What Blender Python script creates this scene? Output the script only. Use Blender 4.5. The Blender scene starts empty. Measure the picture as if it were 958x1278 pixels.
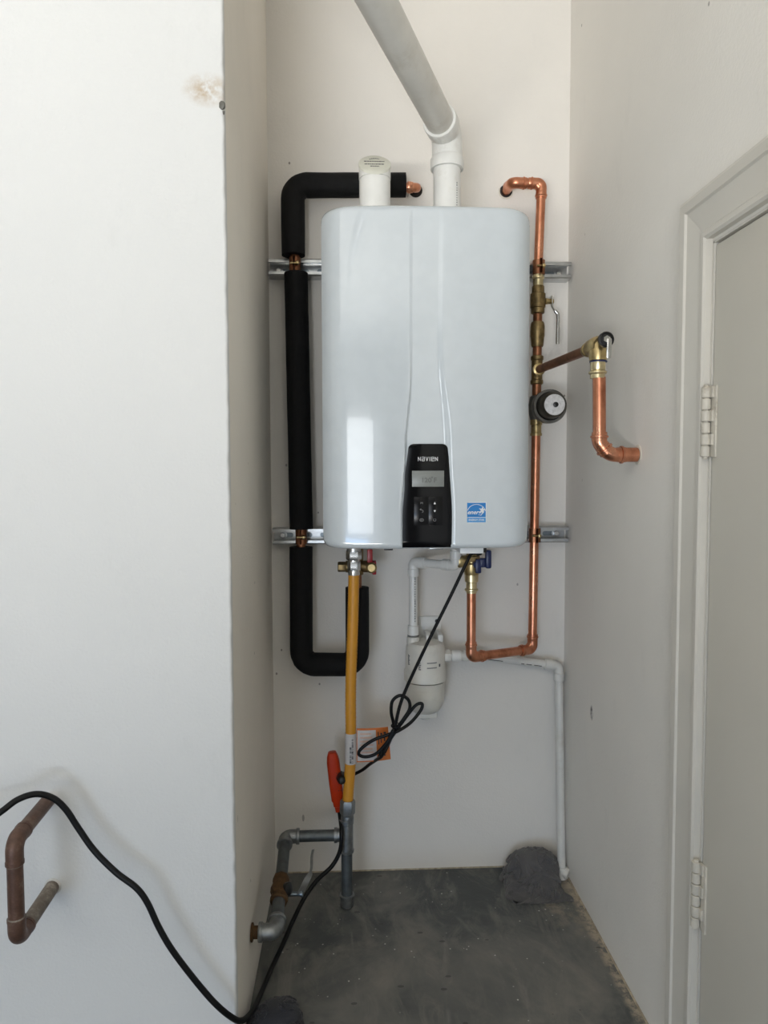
import bpy, bmesh, math, random
from mathutils import Vector, Matrix
random.seed(7)
R = math.radians
scene = bpy.context.scene

# ------------------------------------------------------------------ camera
PZ = 0.63                      # top of the raised alcove platform above the garage floor
CZ = PZ + 1.045                # camera height
FPX = 885.0                    # focal length in pixels of the 958 px wide frame
cam_d = bpy.data.cameras.new('camera')
cam = bpy.data.objects.new('camera', cam_d)
scene.collection.objects.link(cam)
cam_d.sensor_fit = 'HORIZONTAL'
cam_d.sensor_width = 36.0
cam_d.lens = FPX / 958.0 * 36.0
cam_d.clip_start = 0.02
CAMR = (Matrix.Rotation(R(-2.72), 4, 'Z') @ Matrix.Rotation(R(90 - 3.04), 4, 'X') @ Matrix.Rotation(R(-0.15), 4, 'Z'))
cam.matrix_world = Matrix.Translation((0, 0, CZ)) @ CAMR
scene.camera = cam

# ------------------------------------------------------------------ world, daylight, exposure
world = bpy.data.worlds.new('world'); scene.world = world
world.use_nodes = True
bg = world.node_tree.nodes['Background']
bg.inputs[0].default_value = (0.80, 0.90, 1.0, 1)
bg.inputs[1].default_value = 1.0

GX0, GY0, GZ1 = -4.2, -4.6, 3.05      # garage shell: left wall, rear wall, ceiling
OPX0, OPX1, OPZ1 = -3.6, -0.35, 2.25    # the open garage door in the rear wall
def area(name, loc, aim, sx, sy, power, col):
    d = bpy.data.lights.new(name, 'AREA'); d.shape = 'RECTANGLE'; d.size = sx; d.size_y = sy
    d.energy = power; d.color = col
    o = bpy.data.objects.new(name, d); scene.collection.objects.link(o)
    o.location = loc
    o.rotation_euler = (Vector(aim) - Vector(loc)).to_track_quat('-Z', 'Y').to_euler()
    return o
# daylight entering through the open garage door: the bright upper part, and the dimmer bluish part near the ground
OXC, OXW = (OPX0 + OPX1) / 2, OPX1 - OPX0
area('daylight_upper', (-1.35, GY0 + 0.05, 1.66), (-0.6, 1.5, 1.5), 1.35, 1.25, 28, (0.95, 0.98, 1.0))
area('daylight_lower', (-1.7, GY0 + 0.05, 0.50), (-1.2, 5, 0.50), 1.7, 0.95, 34, (0.28, 0.56, 1.0))
# sunlit driveway outside the opening throwing light up onto the garage ceiling
drv = area('driveway_bounce', (OXC, GY0 + 0.3, 0.10), (OXC + 0.8, -1.25, GZ1), OXW, 0.5, 119, (1.0, 0.965, 0.90))
drv.data.spread = R(70)
scene.view_settings.view_transform = 'Standard'
scene.view_settings.look = 'None'
scene.view_settings.gamma = 1.0
scene.view_settings.use_curve_mapping = False
scene.view_settings.exposure = 0.05

# ------------------------------------------------------------------ measuring helper: photo pixel + one known plane -> point of the place
def at(px, py, Y=None, X=None, Z=None):
    d = CAMR.to_3x3() @ Vector(((px - 479.0) / FPX, -(py - 639.0) / FPX, -1.0))
    if Y is not None: t = Y / d.y
    elif X is not None: t = X / d.x
    else: t = (Z - CZ) / d.z
    return Vector((d.x * t, d.y * t, CZ + d.z * t))

YB = 1.82                                   # back wall plane
XL = at(338, 592, Y=YB).x                   # alcove left wall plane
XR = at(706, 592, Y=YB).x                   # right wall plane
YF = 1.195                                  # garage wall left of the alcove

# ------------------------------------------------------------------ materials
MATS = {}
class NT:
    def __init__(s, name):
        s.m = bpy.data.materials.new(name); s.m.use_nodes = True
        s.t = s.m.node_tree; s.n = s.t.nodes; s.l = s.t.links
        s.b = s.n['Principled BSDF']
        MATS[name] = s.m
        s.co = s.n.new('ShaderNodeTexCoord').outputs['Object']
        s.geo = None
    def pos(s):
        if s.geo is None: s.geo = s.n.new('ShaderNodeNewGeometry').outputs['Position']
        return s.geo
    def lk(s, a, b): s.l.new(a, b)
    def noise(s, scale, detail=3, rough=0.5, vec=None, dist=0.0):
        n = s.n.new('ShaderNodeTexNoise'); n.inputs['Scale'].default_value = scale
        n.inputs['Detail'].default_value = detail; n.inputs['Roughness'].default_value = rough
        n.inputs['Distortion'].default_value = dist
        s.lk(vec or s.pos(), n.inputs['Vector']); return n.outputs['Fac']
    def voro(s, scale, vec=None, feature='F1', out='Distance'):
        n = s.n.new('ShaderNodeTexVoronoi'); n.inputs['Scale'].default_value = scale; n.feature = feature
        s.lk(vec or s.pos(), n.inputs['Vector']); return n.outputs[out]
    def ramp(s, fac, stops):
        n = s.n.new('ShaderNodeValToRGB'); e = n.color_ramp.elements
        while len(e) < len(stops): e.new(0.5)
        for q, (p, c) in zip(e, stops):
            q.position = p; q.color = (*c, 1) if isinstance(c, tuple) else (c, c, c, 1)
        s.lk(fac, n.inputs[0]); return n.outputs[0]
    def mix(s, f, a, b, mode='MIX'):
        n = s.n.new('ShaderNodeMix'); n.data_type = 'RGBA'; n.blend_type = mode
        for v, i in ((f, 0), (a, 6), (b, 7)):
            if isinstance(v, (int, float)): n.inputs[i].default_value = v
            elif isinstance(v, tuple): n.inputs[i].default_value = (*v, 1)
            else: s.lk(v, n.inputs[i])
        return n.outputs[2]
    def math(s, op, a, b=0.0, c=0.0):
        n = s.n.new('ShaderNodeMath'); n.operation = op
        for v, i in ((a, 0), (b, 1), (c, 2)):
            if isinstance(v, (int, float)): n.inputs[i].default_value = v
            else: s.lk(v, n.inputs[i])
        return n.outputs[0]
    def vmap(s, scale, loc=(0, 0, 0)):
        n = s.n.new('ShaderNodeMapping'); n.inputs['Scale'].default_value = scale; n.inputs['Location'].default_value = loc
        s.lk(s.pos(), n.inputs['Vector']); return n.outputs[0]
    def near(s, c, rad, stretch=(1, 1, 1)):
        """1 at the point c falling to 0 at the radius rad (a stain with a place and shape of its own)"""
        n = s.n.new('ShaderNodeVectorMath'); n.operation = 'SUBTRACT'; s.lk(s.pos(), n.inputs[0]); n.inputs[1].default_value = c
        m = s.n.new('ShaderNodeVectorMath'); m.operation = 'MULTIPLY'; s.lk(n.outputs[0], m.inputs[0]); m.inputs[1].default_value = stretch
        l = s.n.new('ShaderNodeVectorMath'); l.operation = 'LENGTH'; s.lk(m.outputs[0], l.inputs[0])
        return s.math('SUBTRACT', 1.0, s.math('MINIMUM', s.math('DIVIDE', l.outputs['Value'], rad), 1.0))
    def col(s, c):
        if isinstance(c, tuple): s.b.inputs['Base Color'].default_value = (*c, 1)
        else: s.lk(c, s.b.inputs['Base Color'])
    def set(s, rough=None, metal=None, spec=None, coat=None, coat_r=None, sheen=None):
        for k, v in (('Roughness', rough), ('Metallic', metal), ('Specular IOR Level', spec), ('Coat Weight', coat), ('Coat Roughness', coat_r), ('Sheen Weight', sheen)):
            if v is None: continue
            if isinstance(v, (int, float)): s.b.inputs[k].default_value = v
            else: s.lk(v, s.b.inputs[k])
    def bump(s, h, strength=0.3, dist=0.001):
        n = s.n.new('ShaderNodeBump'); n.inputs['Strength'].default_value = strength; n.inputs['Distance'].default_value = dist
        s.lk(h, n.inputs['Height']); s.lk(n.outputs[0], s.b.inputs['Normal'])

def simple(name, c, rough=0.5, metal=0.0, var=0.12, vscale=60, bump=0.0, bscale=300, bdist=0.0005, coat=None, spec=None, dirt=None):
    m = NT(name)
    n = m.noise(vscale, 4)
    lo = tuple(x * (1 - var) for x in c); hi = tuple(min(1, x * (1 + var)) for x in c)
    cc = m.ramp(n, [(0.3, lo), (0.7, hi)])
    if dirt:
        d = m.ramp(m.noise(vscale * 0.7, 6, 0.7), [(0.55, 0.0), (0.75, 1.0)])
        cc = m.mix(d, cc, dirt)
    m.col(cc); m.set(rough=rough, metal=metal, coat=coat, spec=spec)
    if bump: m.bump(m.noise(bscale, 3), bump, bdist)
    return m

def wall_mat(name, base, stains=(), peel=0.35, specks=True, smear=0.06):
    m = NT(name)
    lo = tuple(x * (1 - smear) for x in base)
    c = m.mix(m.ramp(m.noise(2.3, 4, 0.55), [(0.35, 0.0), (0.7, 1.0)]), base, lo)
    # faint rubbed smudges
    sm = m.ramp(m.noise(9, 6, 0.7, vec=m.vmap((1, 1, 0.45))), [(0.58, 0.0), (0.75, 1.0)])
    c = m.mix(m.math('MULTIPLY', sm, 0.18), c, tuple(x * 0.72 for x in base))
    if specks:
        v = m.voro(17, vec=m.vmap((1.0, 1.0, 0.7)))
        sp = m.math('LESS_THAN', v, 0.042)
        gate = m.ramp(m.noise(3.7, 2), [(0.50, 0.0), (0.56, 1.0)])
        c = m.mix(m.math('MULTIPLY', m.math('MULTIPLY', sp, gate), 0.75), c, (0.16, 0.14, 0.12))
        v2 = m.voro(8.5, vec=m.vmap((1.0, 1.3, 0.35), (3.1, 1.7, 0.4)))
        sp2 = m.math('LESS_THAN', v2, 0.030)
        c = m.mix(m.math('MULTIPLY', sp2, 0.55), c, (0.20, 0.19, 0.17))
    for (p, rad, st, colr, amt) in stains:
        f = m.near(p, rad, st)
        f = m.math('MULTIPLY', m.math('MULTIPLY', f, m.ramp(m.noise(60, 4, 0.7), [(0.35, 0.0), (0.62, 1.0)])), amt)
        c = m.mix(m.math('MINIMUM', f, 1.0), c, colr)
    m.col(c); m.set(rough=0.62, spec=0.3)
    h = m.math('ADD', m.noise(190, 2, 0.5), m.math('MULTIPLY', m.noise(60, 2, 0.5), 0.6))
    m.bump(h, peel, 0.0016)
    return m

PAINT = (0.84, 0.785, 0.70)
knob_p = at(276, 130, Y=YF)
wall_mat('paint_front', (0.68, 0.68, 0.665), [((knob_p.x-0.022, YF, knob_p.z+0.022), 0.045, (1, 1, 1.5), (0.42, 0.30, 0.17), 1.0)], peel=0.45, specks=False, smear=0.03)
wall_mat('paint_back', (0.77, 0.735, 0.68))
wall_mat('paint_side_left', PAINT, smear=0.08)
gp = at(738, 890, X=XR)
wall_mat('paint_side_right', (0.83, 0.80, 0.74), [((XR, gp.y, gp.z), 0.016, (1, 1.4, 0.8), (0.05, 0.05, 0.045), 2.2)])
wall_mat('paint_garage', (0.82, 0.81, 0.78), specks=False)
simple('board_rear', (0.16, 0.15, 0.14), 0.8, var=0.1, vscale=3)
simple('paint_trim', (0.62, 0.59, 0.525), 0.38, var=0.03, vscale=8, bump=0.08, bscale=120)
simple('paint_door', (0.66, 0.63, 0.555), 0.42, var=0.025, vscale=6, bump=0.10, bscale=150)
simple('paint_hinge', (0.58, 0.54, 0.46), 0.45, var=0.10, vscale=40, dirt=(0.26, 0.20, 0.13))

def concrete():
    m = NT('concrete')
    big = m.noise(3.2, 6, 0.62, dist=0.6)
    c = m.ramp(big, [(0.32, (0.042, 0.048, 0.047)), (0.46, (0.075, 0.081, 0.078)), (0.58, (0.150, 0.148, 0.136)), (0.72, (0.24, 0.222, 0.195))])
    sw = m.noise(11, 7, 0.72, vec=m.vmap((1.2, 0.5, 1)), dist=1.4)
    c = m.mix(m.ramp(sw, [(0.48, 0.0), (0.68, 0.6)]), c, (0.23, 0.215, 0.19))
    # worn pale scratches
    sc = m.ramp(m.voro(5.0, vec=m.vmap((1.0, 0.35, 1.0)), feature='DISTANCE_TO_EDGE'), [(0.0, 1.0), (0.018, 0.0)])
    c = m.mix(m.math('MULTIPLY', sc, m.ramp(m.noise(14, 5), [(0.5, 0.0), (0.66, 0.45)])), c, (0.26, 0.25, 0.23))
    wh = m.math('LESS_THAN', m.voro(46), 0.085)
    c = m.mix(m.math('MULTIPLY', wh, m.ramp(m.noise(9, 2), [(0.48, 0.0), (0.60, 0.9)])), c, (0.62, 0.60, 0.56))
    dk = m.math('LESS_THAN', m.math('ADD', m.voro(15, vec=m.vmap((1, 1.9, 1), (5, 2, 0))), m.math('MULTIPLY', m.noise(40, 3), 0.1)), 0.155)
    c = m.mix(m.math('MULTIPLY', dk, 0.7), c, (0.05, 0.05, 0.048))
    # sandy dirt lying in the corner and along the right wall
    cr = m.near((XR - 0.03, YB - 0.16, PZ), 0.13, (1.2, 0.8, 1))
    c = m.mix(m.math('MULTIPLY', m.ramp(cr, [(0.05, 0.0), (0.6, 1.0)]), m.ramp(m.noise(26, 7, 0.75), [(0.44, 0.0), (0.62, 0.8)])), c, (0.30, 0.26, 0.20))
    rr = m.near((XR - 0.005, 1.5, PZ), 0.022, (1, 0.03, 1))
    c = m.mix(m.math('MULTIPLY', m.ramp(rr, [(0.0, 0.0), (0.6, 1.0)]), m.ramp(m.noise(50, 5, 0.7), [(0.42, 0.0), (0.58, 1.0)])), c, (0.42, 0.35, 0.26))
    m.col(c); m.set(rough=m.ramp(big, [(0.3, 0.42), (0.7, 0.7)]))
    m.bump(m.math('ADD', m.noise(90, 5, 0.6), m.math('MULTIPLY', big, 2.0)), 0.25, 0.002)
concrete()
simple('garage_concrete', (0.05, 0.05, 0.05), 0.7, var=0.2, vscale=4)

m = NT('enamel_white'); m.col(m.ramp(m.noise(30, 2), [(0.4, (0.555, 0.60, 0.625)), (0.6, (0.57, 0.615, 0.64))])); m.set(rough=0.16, coat=0.9, coat_r=0.035, spec=0.5)
m.bump(m.noise(7, 1), 0.05, 0.002)
simple('panel_black', (0.003, 0.003, 0.0035), 0.12, var=0.05, spec=0.22)
simple('panel_black_soft', (0.005, 0.005, 0.0055), 0.2, var=0.05, spec=0.2)
simple('display_grey', (0.21, 0.22, 0.205), 0.35, var=0.04, vscale=80)
simple('display_ink', (0.12, 0.125, 0.115), 0.5, var=0.02)
simple('ink_white', (0.75, 0.75, 0.75), 0.5, var=0.03)
simple('ink_grey', (0.20, 0.20, 0.20), 0.5, var=0.03)
simple('label_blue', (0.012, 0.19, 0.52), 0.35, var=0.05)
simple('label_blue_light', (0.07, 0.30, 0.62), 0.35, var=0.05)
simple('label_white', (0.72, 0.74, 0.74), 0.4, var=0.03)
simple('paper_white', (0.55, 0.52, 0.50), 0.6, var=0.05, vscale=120)
simple('paper_pink', (0.62, 0.42, 0.33), 0.6, var=0.12, vscale=120)
simple('paper_orange', (0.58, 0.15, 0.02), 0.5, var=0.08)
simple('ink_black', (0.03, 0.03, 0.03), 0.6, var=0.03)
simple('ink_print', (0.10, 0.10, 0.10), 0.6, var=0.1)
simple('pvc_white', (0.76, 0.755, 0.72), 0.30, var=0.04, vscale=25, dirt=(0.62, 0.59, 0.53))
simple('pvc_grey_white', (0.66, 0.645, 0.60), 0.34, var=0.05, vscale=18, dirt=(0.56, 0.53, 0.47))
simple('pvc_cap', (0.70, 0.695, 0.60), 0.4, var=0.04)
simple('canister_white', (0.68, 0.66, 0.60), 0.42, var=0.05, vscale=20, dirt=(0.56, 0.53, 0.46))
simple('canister_bowl', (0.64, 0.615, 0.545), 0.38, var=0.08, vscale=28)
simple('foam_black', (0.005, 0.005, 0.0053), 0.75, var=0.25, vscale=90, bump=0.5, bscale=420, bdist=0.0012, spec=0.25)
m = NT('copper'); n1 = m.noise(26, 6, 0.65, vec=m.vmap((1, 1, 0.5)))
m.col(m.ramp(n1, [(0.28, (0.36, 0.125, 0.065)), (0.48, (0.62, 0.26, 0.15)), (0.7, (0.78, 0.38, 0.24))])); m.set(metal=1.0, rough=m.ramp(n1, [(0.3, 0.38), (0.7, 0.24)]))
m = NT('copper_old'); n1 = m.noise(34, 6, 0.65)
m.col(m.ramp(n1, [(0.3, (0.16, 0.07, 0.035)), (0.55, (0.34, 0.15, 0.08)), (0.75, (0.46, 0.22, 0.12))])); m.set(metal=1.0, rough=0.38)
simple('brass', (0.50, 0.385, 0.19), 0.34, 1.0, var=0.25, vscale=70, dirt=(0.20, 0.13, 0.05))
simple('brass_pale', (0.66, 0.56, 0.34), 0.28, 1.0, var=0.2, vscale=70)
simple('brass_dark', (0.25, 0.18, 0.085), 0.45, 1.0, var=0.35, vscale=80, bump=0.3, bscale=260)
simple('rust_brass', (0.10, 0.052, 0.018), 0.7, 0.35, var=0.35, vscale=90, bump=0.3, bscale=200)
simple('chrome', (0.62, 0.62, 0.60), 0.22, 1.0, var=0.08, vscale=80)
simple('zinc', (0.50, 0.51, 0.51), 0.30, 1.0, var=0.14, vscale=50)
simple('zinc_dark', (0.20, 0.23, 0.25), 0.35, 0.9, var=0.25, vscale=50)
simple('galvanized', (0.27, 0.282, 0.282), 0.42, 0.85, var=0.22, vscale=60, bump=0.2, bscale=220, dirt=(0.24, 0.24, 0.23))
simple('galvanized_pipe', (0.115, 0.127, 0.13), 0.45, 0.6, var=0.2, vscale=60, dirt=(0.10, 0.105, 0.10))
simple('dark_grey_metal', (0.13, 0.125, 0.11), 0.42, 0.5, var=0.2, vscale=70)
simple('olive_metal', (0.065, 0.058, 0.045), 0.4, 0.6, var=0.2, vscale=70)
simple('gauge_face', (0.60, 0.59, 0.58), 0.5, var=0.15, vscale=160, dirt=(0.36, 0.35, 0.34))
simple('rubber_black', (0.004, 0.004, 0.004), 0.42, var=0.2, vscale=40, spec=0.25)
simple('plastic_black', (0.008, 0.008, 0.008), 0.35, var=0.1)
simple('plastic_orange', (0.42, 0.030, 0.003), 0.45, var=0.08, vscale=40, spec=0.2)
simple('plastic_red', (0.30, 0.010, 0.014), 0.35, var=0.08)
simple('plastic_blue', (0.006, 0.016, 0.085), 0.35, var=0.08)
simple('hose_yellow', (0.62, 0.275, 0.022), 0.42, var=0.05, vscale=40)
m = NT('copper_painted'); n1 = m.noise(40, 6, 0.7)
m.col(m.ramp(n1, [(0.3, (0.060, 0.030, 0.020)), (0.55, (0.115, 0.060, 0.040)), (0.78, (0.22, 0.16, 0.12))])); m.set(rough=0.45, metal=0.25); m.bump(m.noise(200, 3), 0.2, 0.001)
m = NT('copper_dusty'); n1 = m.noise(40, 6, 0.7)
m.col(m.ramp(n1, [(0.3, (0.085, 0.062, 0.045)), (0.55, (0.17, 0.14, 0.11)), (0.72, (0.34, 0.30, 0.25))])); m.set(rough=0.6, metal=0.1); m.bump(m.noise(200, 3), 0.3, 0.001)
simple('caulk', (0.68, 0.65, 0.56), 0.7, var=0.08, vscale=120, bump=0.5, bscale=200, bdist=0.002)
simple('paint_collar', (0.58, 0.57, 0.54), 0.7, var=0.1, vscale=120, bump=0.5, bscale=200, bdist=0.002)
simple('caulk_dirty', (0.42, 0.36, 0.27), 0.8, var=0.35, vscale=60, bump=0.5, bscale=200, bdist=0.002, dirt=(0.2, 0.17, 0.13))
simple('dark_hole', (0.02, 0.017, 0.015), 0.9, var=0.2)
m = NT('rag_grey'); n1 = m.noise(18, 4); w = m.noise(900, 2)
m.col(m.mix(m.ramp(w, [(0.3, 0.0), (0.7, 1.0)]), m.ramp(n1, [(0.3, (0.062, 0.061, 0.066)), (0.7, (0.105, 0.100, 0.100))]), (0.125, 0.12, 0.117))); m.set(rough=0.95, sheen=0.25, spec=0.1); m.bump(w, 0.6, 0.0015)
m = NT('rag_dark'); n1 = m.noise(18, 4); w = m.noise(900, 2)
m.col(m.mix(m.ramp(w, [(0.3, 0.0), (0.7, 1.0)]), m.ramp(n1, [(0.3, (0.018, 0.019, 0.024)), (0.7, (0.032, 0.033, 0.039))]), (0.045, 0.045, 0.05))); m.set(rough=0.95, sheen=0.2, spec=0.1); m.bump(w, 0.6, 0.0015)

# ------------------------------------------------------------------ mesh helpers
def wloc(o):
    v = Vector((0, 0, 0))
    while o is not None: v += o.location; o = o.parent
    return v
def frame(d):
    d = d.normalized(); a = Vector((0, 0, 1)) if abs(d.z) < 0.9 else Vector((1, 0, 0))
    u = d.cross(a).normalized(); return u, d.cross(u).normalized()
class MB:
    def __init__(s): s.v = []; s.f = []
    def add(s, vs, fs):
        o = len(s.v); s.v += [Vector(p) for p in vs]; s.f += [tuple(i + o for i in f) for f in fs]; return s
    def lathe(s, p0, d, prof, seg=24, closed_ends=True, twist=0.0):
        """prof = [(distance along d, radius)]"""
        p0 = Vector(p0); d = Vector(d).normalized(); u, w = frame(d); vs = []; fs = []
        for t, r in prof:
            for k in range(seg):
                a = 2 * math.pi * k / seg + twist
                vs.append(p0 + d * t + (u * math.cos(a) + w * math.sin(a)) * r)
        for i in range(len(prof) - 1):
            for k in range(seg):
                k2 = (k + 1) % seg
                fs.append((i * seg + k, (i + 1) * seg + k, (i + 1) * seg + k2, i * seg + k2))
        if closed_ends:
            fs.append(tuple(range(seg))); fs.append(tuple((len(prof) - 1) * seg + k for k in reversed(range(seg))))
        return s.add(vs, fs)
    def cyl(s, a, b, r0, r1=None, seg=24):
        a = Vector(a); b = Vector(b); r1 = r0 if r1 is None else r1
        L = (b - a).length; e = min(0.0012, L * 0.2, r0 * 0.2)
        return s.lathe(a, b - a, [(0, r0 - e), (e, r0), (L - e, r1), (L, r1 - e)], seg)
    def hexnut(s, a, b, r): 
        a = Vector(a); b = Vector(b); L = (b - a).length
        return s.lathe(a, b - a, [(0, r * 0.9), (L * 0.12, r), (L * 0.88, r), (L, r * 0.9)], 6, twist=math.pi / 6)
    def tube(s, pts, r, seg=16, caps=True):
        pts = [Vector(p) for p in pts]; n = len(pts)
        rr = r if isinstance(r, (list, tuple)) else [r] * n
        t0 = (pts[1] - pts[0]).normalized(); u, w = frame(t0); vs = []; fs = []
        prev = t0
        for i in range(n):
            t = ((pts[min(i + 1, n - 1)] - pts[max(i - 1, 0)])).normalized()
            ax = prev.cross(t)
            if ax.length > 1e-8:
                q = Matrix.Rotation(prev.angle(t), 3, ax.normalized()); u = q @ u; w = q @ w
            prev = t
            for k in range(seg):
                a = 2 * math.pi * k / seg
                vs.append(pts[i] + (u * math.cos(a) + w * math.sin(a)) * rr[i])
        for i in range(n - 1):
            for k in range(seg):
                k2 = (k + 1) % seg
                fs.append((i * seg + k, i * seg + k2, (i + 1) * seg + k2, (i + 1) * seg + k))
        if caps:
            fs.append(tuple(reversed(range(seg)))); fs.append(tuple((n - 1) * seg + k for k in range(seg)))
        return s.add(vs, fs)
    def box(s, lo, hi, bev=0.0, M=None):
        lo = Vector(lo); hi = Vector(hi)
        bm = bmesh.new(); bmesh.ops.create_cube(bm, size=1.0)
        for v in bm.verts: v.co = Vector(((lo[i] + hi[i]) / 2 + v.co[i] * (hi[i] - lo[i]) for i in range(3)))
        if bev: bmesh.ops.bevel(bm, geom=bm.edges[:], offset=bev, segments=2, profile=0.5, affect='EDGES')
        if M is not None: bm.transform(M)
        bm.verts.index_update()
        s.add([v.co.copy() for v in bm.verts], [[v.index for v in f.verts] for f in bm.faces]); bm.free(); return s
    def prism(s, poly, y0, y1, axis='Y'):
        """poly in (x, z) extruded along Y (or (y, z) along X)"""
        n = len(poly)
        mk = (lambda p, q: (p[0], q, p[1])) if axis == 'Y' else (lambda p, q: (q, p[0], p[1]))
        vs = [mk(p, y0) for p in poly] + [mk(p, y1) for p in poly]
        fs = [tuple(range(n)), tuple(reversed(range(n, 2 * n)))] + [(i, i + n, (i + 1) % n + n, (i + 1) % n) for i in range(n)]
        return s.add(vs, fs)
    def build(s, name, mat, parent=None, smooth=38):
        o0 = wloc(parent) if parent is not None else Vector((0, 0, 0))
        me = bpy.data.meshes.new(name)
        me.from_pydata([v - o0 for v in s.v], [], s.f)
        bm = bmesh.new(); bm.from_mesh(me); bmesh.ops.recalc_face_normals(bm, faces=bm.faces); bm.to_mesh(me); bm.free()
        if smooth:
            me.polygons.foreach_set('use_smooth', [True] * len(me.polygons)); me.set_sharp_from_angle(angle=R(smooth))
        me.materials.append(MATS[mat]); me.update()
        o = bpy.data.objects.new(name, me); scene.collection.objects.link(o)
        if parent is not None: o.parent = parent
        return o
def tag(o, label=None, cat=None, group=None, kind=None):
    if label: o['label'] = label
    if cat: o['category'] = cat
    if group: o['group'] = group
    if kind: o['kind'] = kind
    return o
def thing(name, loc, label, cat, group=None):
    o = bpy.data.objects.new(name, None); scene.collection.objects.link(o)
    o.empty_display_size = 0.05; o.location = Vector(loc); return tag(o, label, cat, group)
def struct(name, mb, mat, label, cat, smooth=0):
    return tag(mb.build(name, mat, smooth=smooth), label, cat, kind='structure')
def fillet(pts, rad, n=8):
    """polyline with rounded corners; returns (points, list of (corner index, start point, end point))"""
    pts = [Vector(p) for p in pts]; out = [pts[0]]
    for i in range(1, len(pts) - 1):
        p = pts[i]; a = (pts[i - 1] - p); b = (pts[i + 1] - p)
        rr = min(rad, a.length * 0.49, b.length * 0.49)
        pa = p + a.normalized() * rr; pb = p + b.normalized() * rr
        for k in range(n + 1):
            t = k / n
            # circular-like blend (quadratic with weight)
            w = math.cos(a.angle(b) / 2) if True else 1
            w = math.sin(a.angle(b) / 2)
            den = (1 - t) ** 2 + 2 * w * t * (1 - t) + t * t
            out.append((pa * (1 - t) ** 2 + p * 2 * w * t * (1 - t) + pb * t * t) / den)
    out.append(pts[-1]); return out
def spline(pts, n=8):
    pts = [Vector(p) for p in pts]; P = [pts[0] * 2 - pts[1]] + pts + [pts[-1] * 2 - pts[-2]]; out = []
    for i in range(1, len(P) - 2):
        a, b, c, d = P[i - 1], P[i], P[i + 1], P[i + 2]
        for k in range(n):
            t = k / n
            out.append(0.5 * ((2 * b) + (c - a) * t + (2 * a - 5 * b + 4 * c - d) * t * t + (3 * b - a - 3 * c + d) * t ** 3))
    out.append(pts[-1]); return out
def text(name, s, size, mat, parent, origin, sx=1.0, shear=0.0, bold=0.0, depth=0.0003, rot=None, align='CENTER'):
    """flat lettering facing -Y (towards the viewer) unless rot is given"""
    cu = bpy.data.curves.new(name, 'FONT'); cu.body = s; cu.size = size; cu.extrude = depth; cu.offset = bold; cu.shear = shear
    cu.align_x = align; cu.align_y = 'CENTER'; cu.resolution_u = 3
    tmp = bpy.data.objects.new(name + '_tmp', cu); scene.collection.objects.link(tmp)
    dg = bpy.context.evaluated_depsgraph_get(); dg.update()
    me = bpy.data.meshes.new_from_object(tmp.evaluated_get(dg))
    bpy.data.objects.remove(tmp); bpy.data.curves.remove(cu)
    M = Matrix.Translation(Vector(origin) - wloc(parent)) @ (rot if rot is not None else Matrix.Rotation(R(90), 4, 'X')) @ Matrix.Diagonal((sx, 1, 1, 1))
    me.transform(M); me.name = name
    me.materials.clear(); me.materials.append(MATS[mat])
    o = bpy.data.objects.new(name, me); scene.collection.objects.link(o); o.parent = parent
    return o

# ------------------------------------------------------------------ the setting
T = 0.12
b = MB().box((XL - T, YB, 0), (XR + T, YB + T, GZ1)); struct('wall_back', b, 'paint_back', 'off-white scuffed plaster back wall of the alcove behind the water heater', 'wall')
b = MB().box((XL - T, YF + 0.014, 0), (XL, YB, GZ1)); struct('wall_left', b, 'paint_side_left', 'shaded left side wall of the alcove', 'wall')
# the garage wall left of the alcove, its free corner lightly rounded and uneven
poly = [(GX0, YF), (GX0, YF + 0.014), (XL, YF + 0.014)] + [(XL - 0.005 + 0.005 * math.cos(a), YF + 0.005 - 0.005 * math.sin(a)) for a in [R(x) for x in (0, 22, 45, 67, 90)]]
zs = [0.0] + [0.6 + i * 0.02 for i in range(120)] + [GZ1]
vs = []; fs = []; n = len(poly)
for z in zs:
    j = random.uniform(-0.0012, 0.0008)
    vs += [(x + (j if i >= 3 else 0), y + (abs(j) * 0.5 if i > 4 else 0), z) for i, (x, y) in enumerate(poly)]
for k in range(len(zs) - 1):
    fs += [(k * n + i, k * n + (i + 1) % n, (k + 1) * n + (i + 1) % n, (k + 1) * n + i) for i in range(n)]
fs += [tuple(reversed(range(n))), tuple((len(zs) - 1) * n + i for i in range(n))]
struct('wall_front', MB().add(vs, fs), 'paint_front', 'bright white orange-peel textured garage wall left of the alcove', 'wall', smooth=30)
# right wall with the door opening
DY1 = at(889, 420, X=XR).y                  # hinge side of the door opening
DY0 = DY1 - 0.82
DZ1 = at(889, 303, X=XR).z                  # top of the opening
b = MB().box((XR, DY1, 0), (XR + T, YB, GZ1)).box((XR, GY0, 0), (XR + T, DY0, GZ1)).box((XR, DY0, DZ1), (XR + T, DY1, GZ1))
struct('wall_right', b, 'paint_side_right', 'off-white right wall with scuffs and a small gouge, beside the door', 'wall')
b = MB().box((XL, YF - 0.02, 0), (XR, YB, PZ), bev=0.0); struct('floor_platform', b, 'concrete', 'stained grey concrete floor of the raised alcove', 'floor')
b = MB().box((GX0 - T, GY0 - T, -T), (XR + T, YB + T, 0)); struct('floor', b, 'garage_concrete', 'concrete garage floor in front of the alcove', 'floor')
b = MB().box((GX0 - T, GY0 - T, GZ1), (XR + T, YB + T, GZ1 + T)); struct('ceiling', b, 'paint_garage', 'white garage ceiling', 'ceiling')
b = MB().box((GX0 - T, GY0 - T, 0), (GX0, YF + T, GZ1)); struct('wall_far_left', b, 'paint_garage', 'far left wall of the garage', 'wall')
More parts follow.
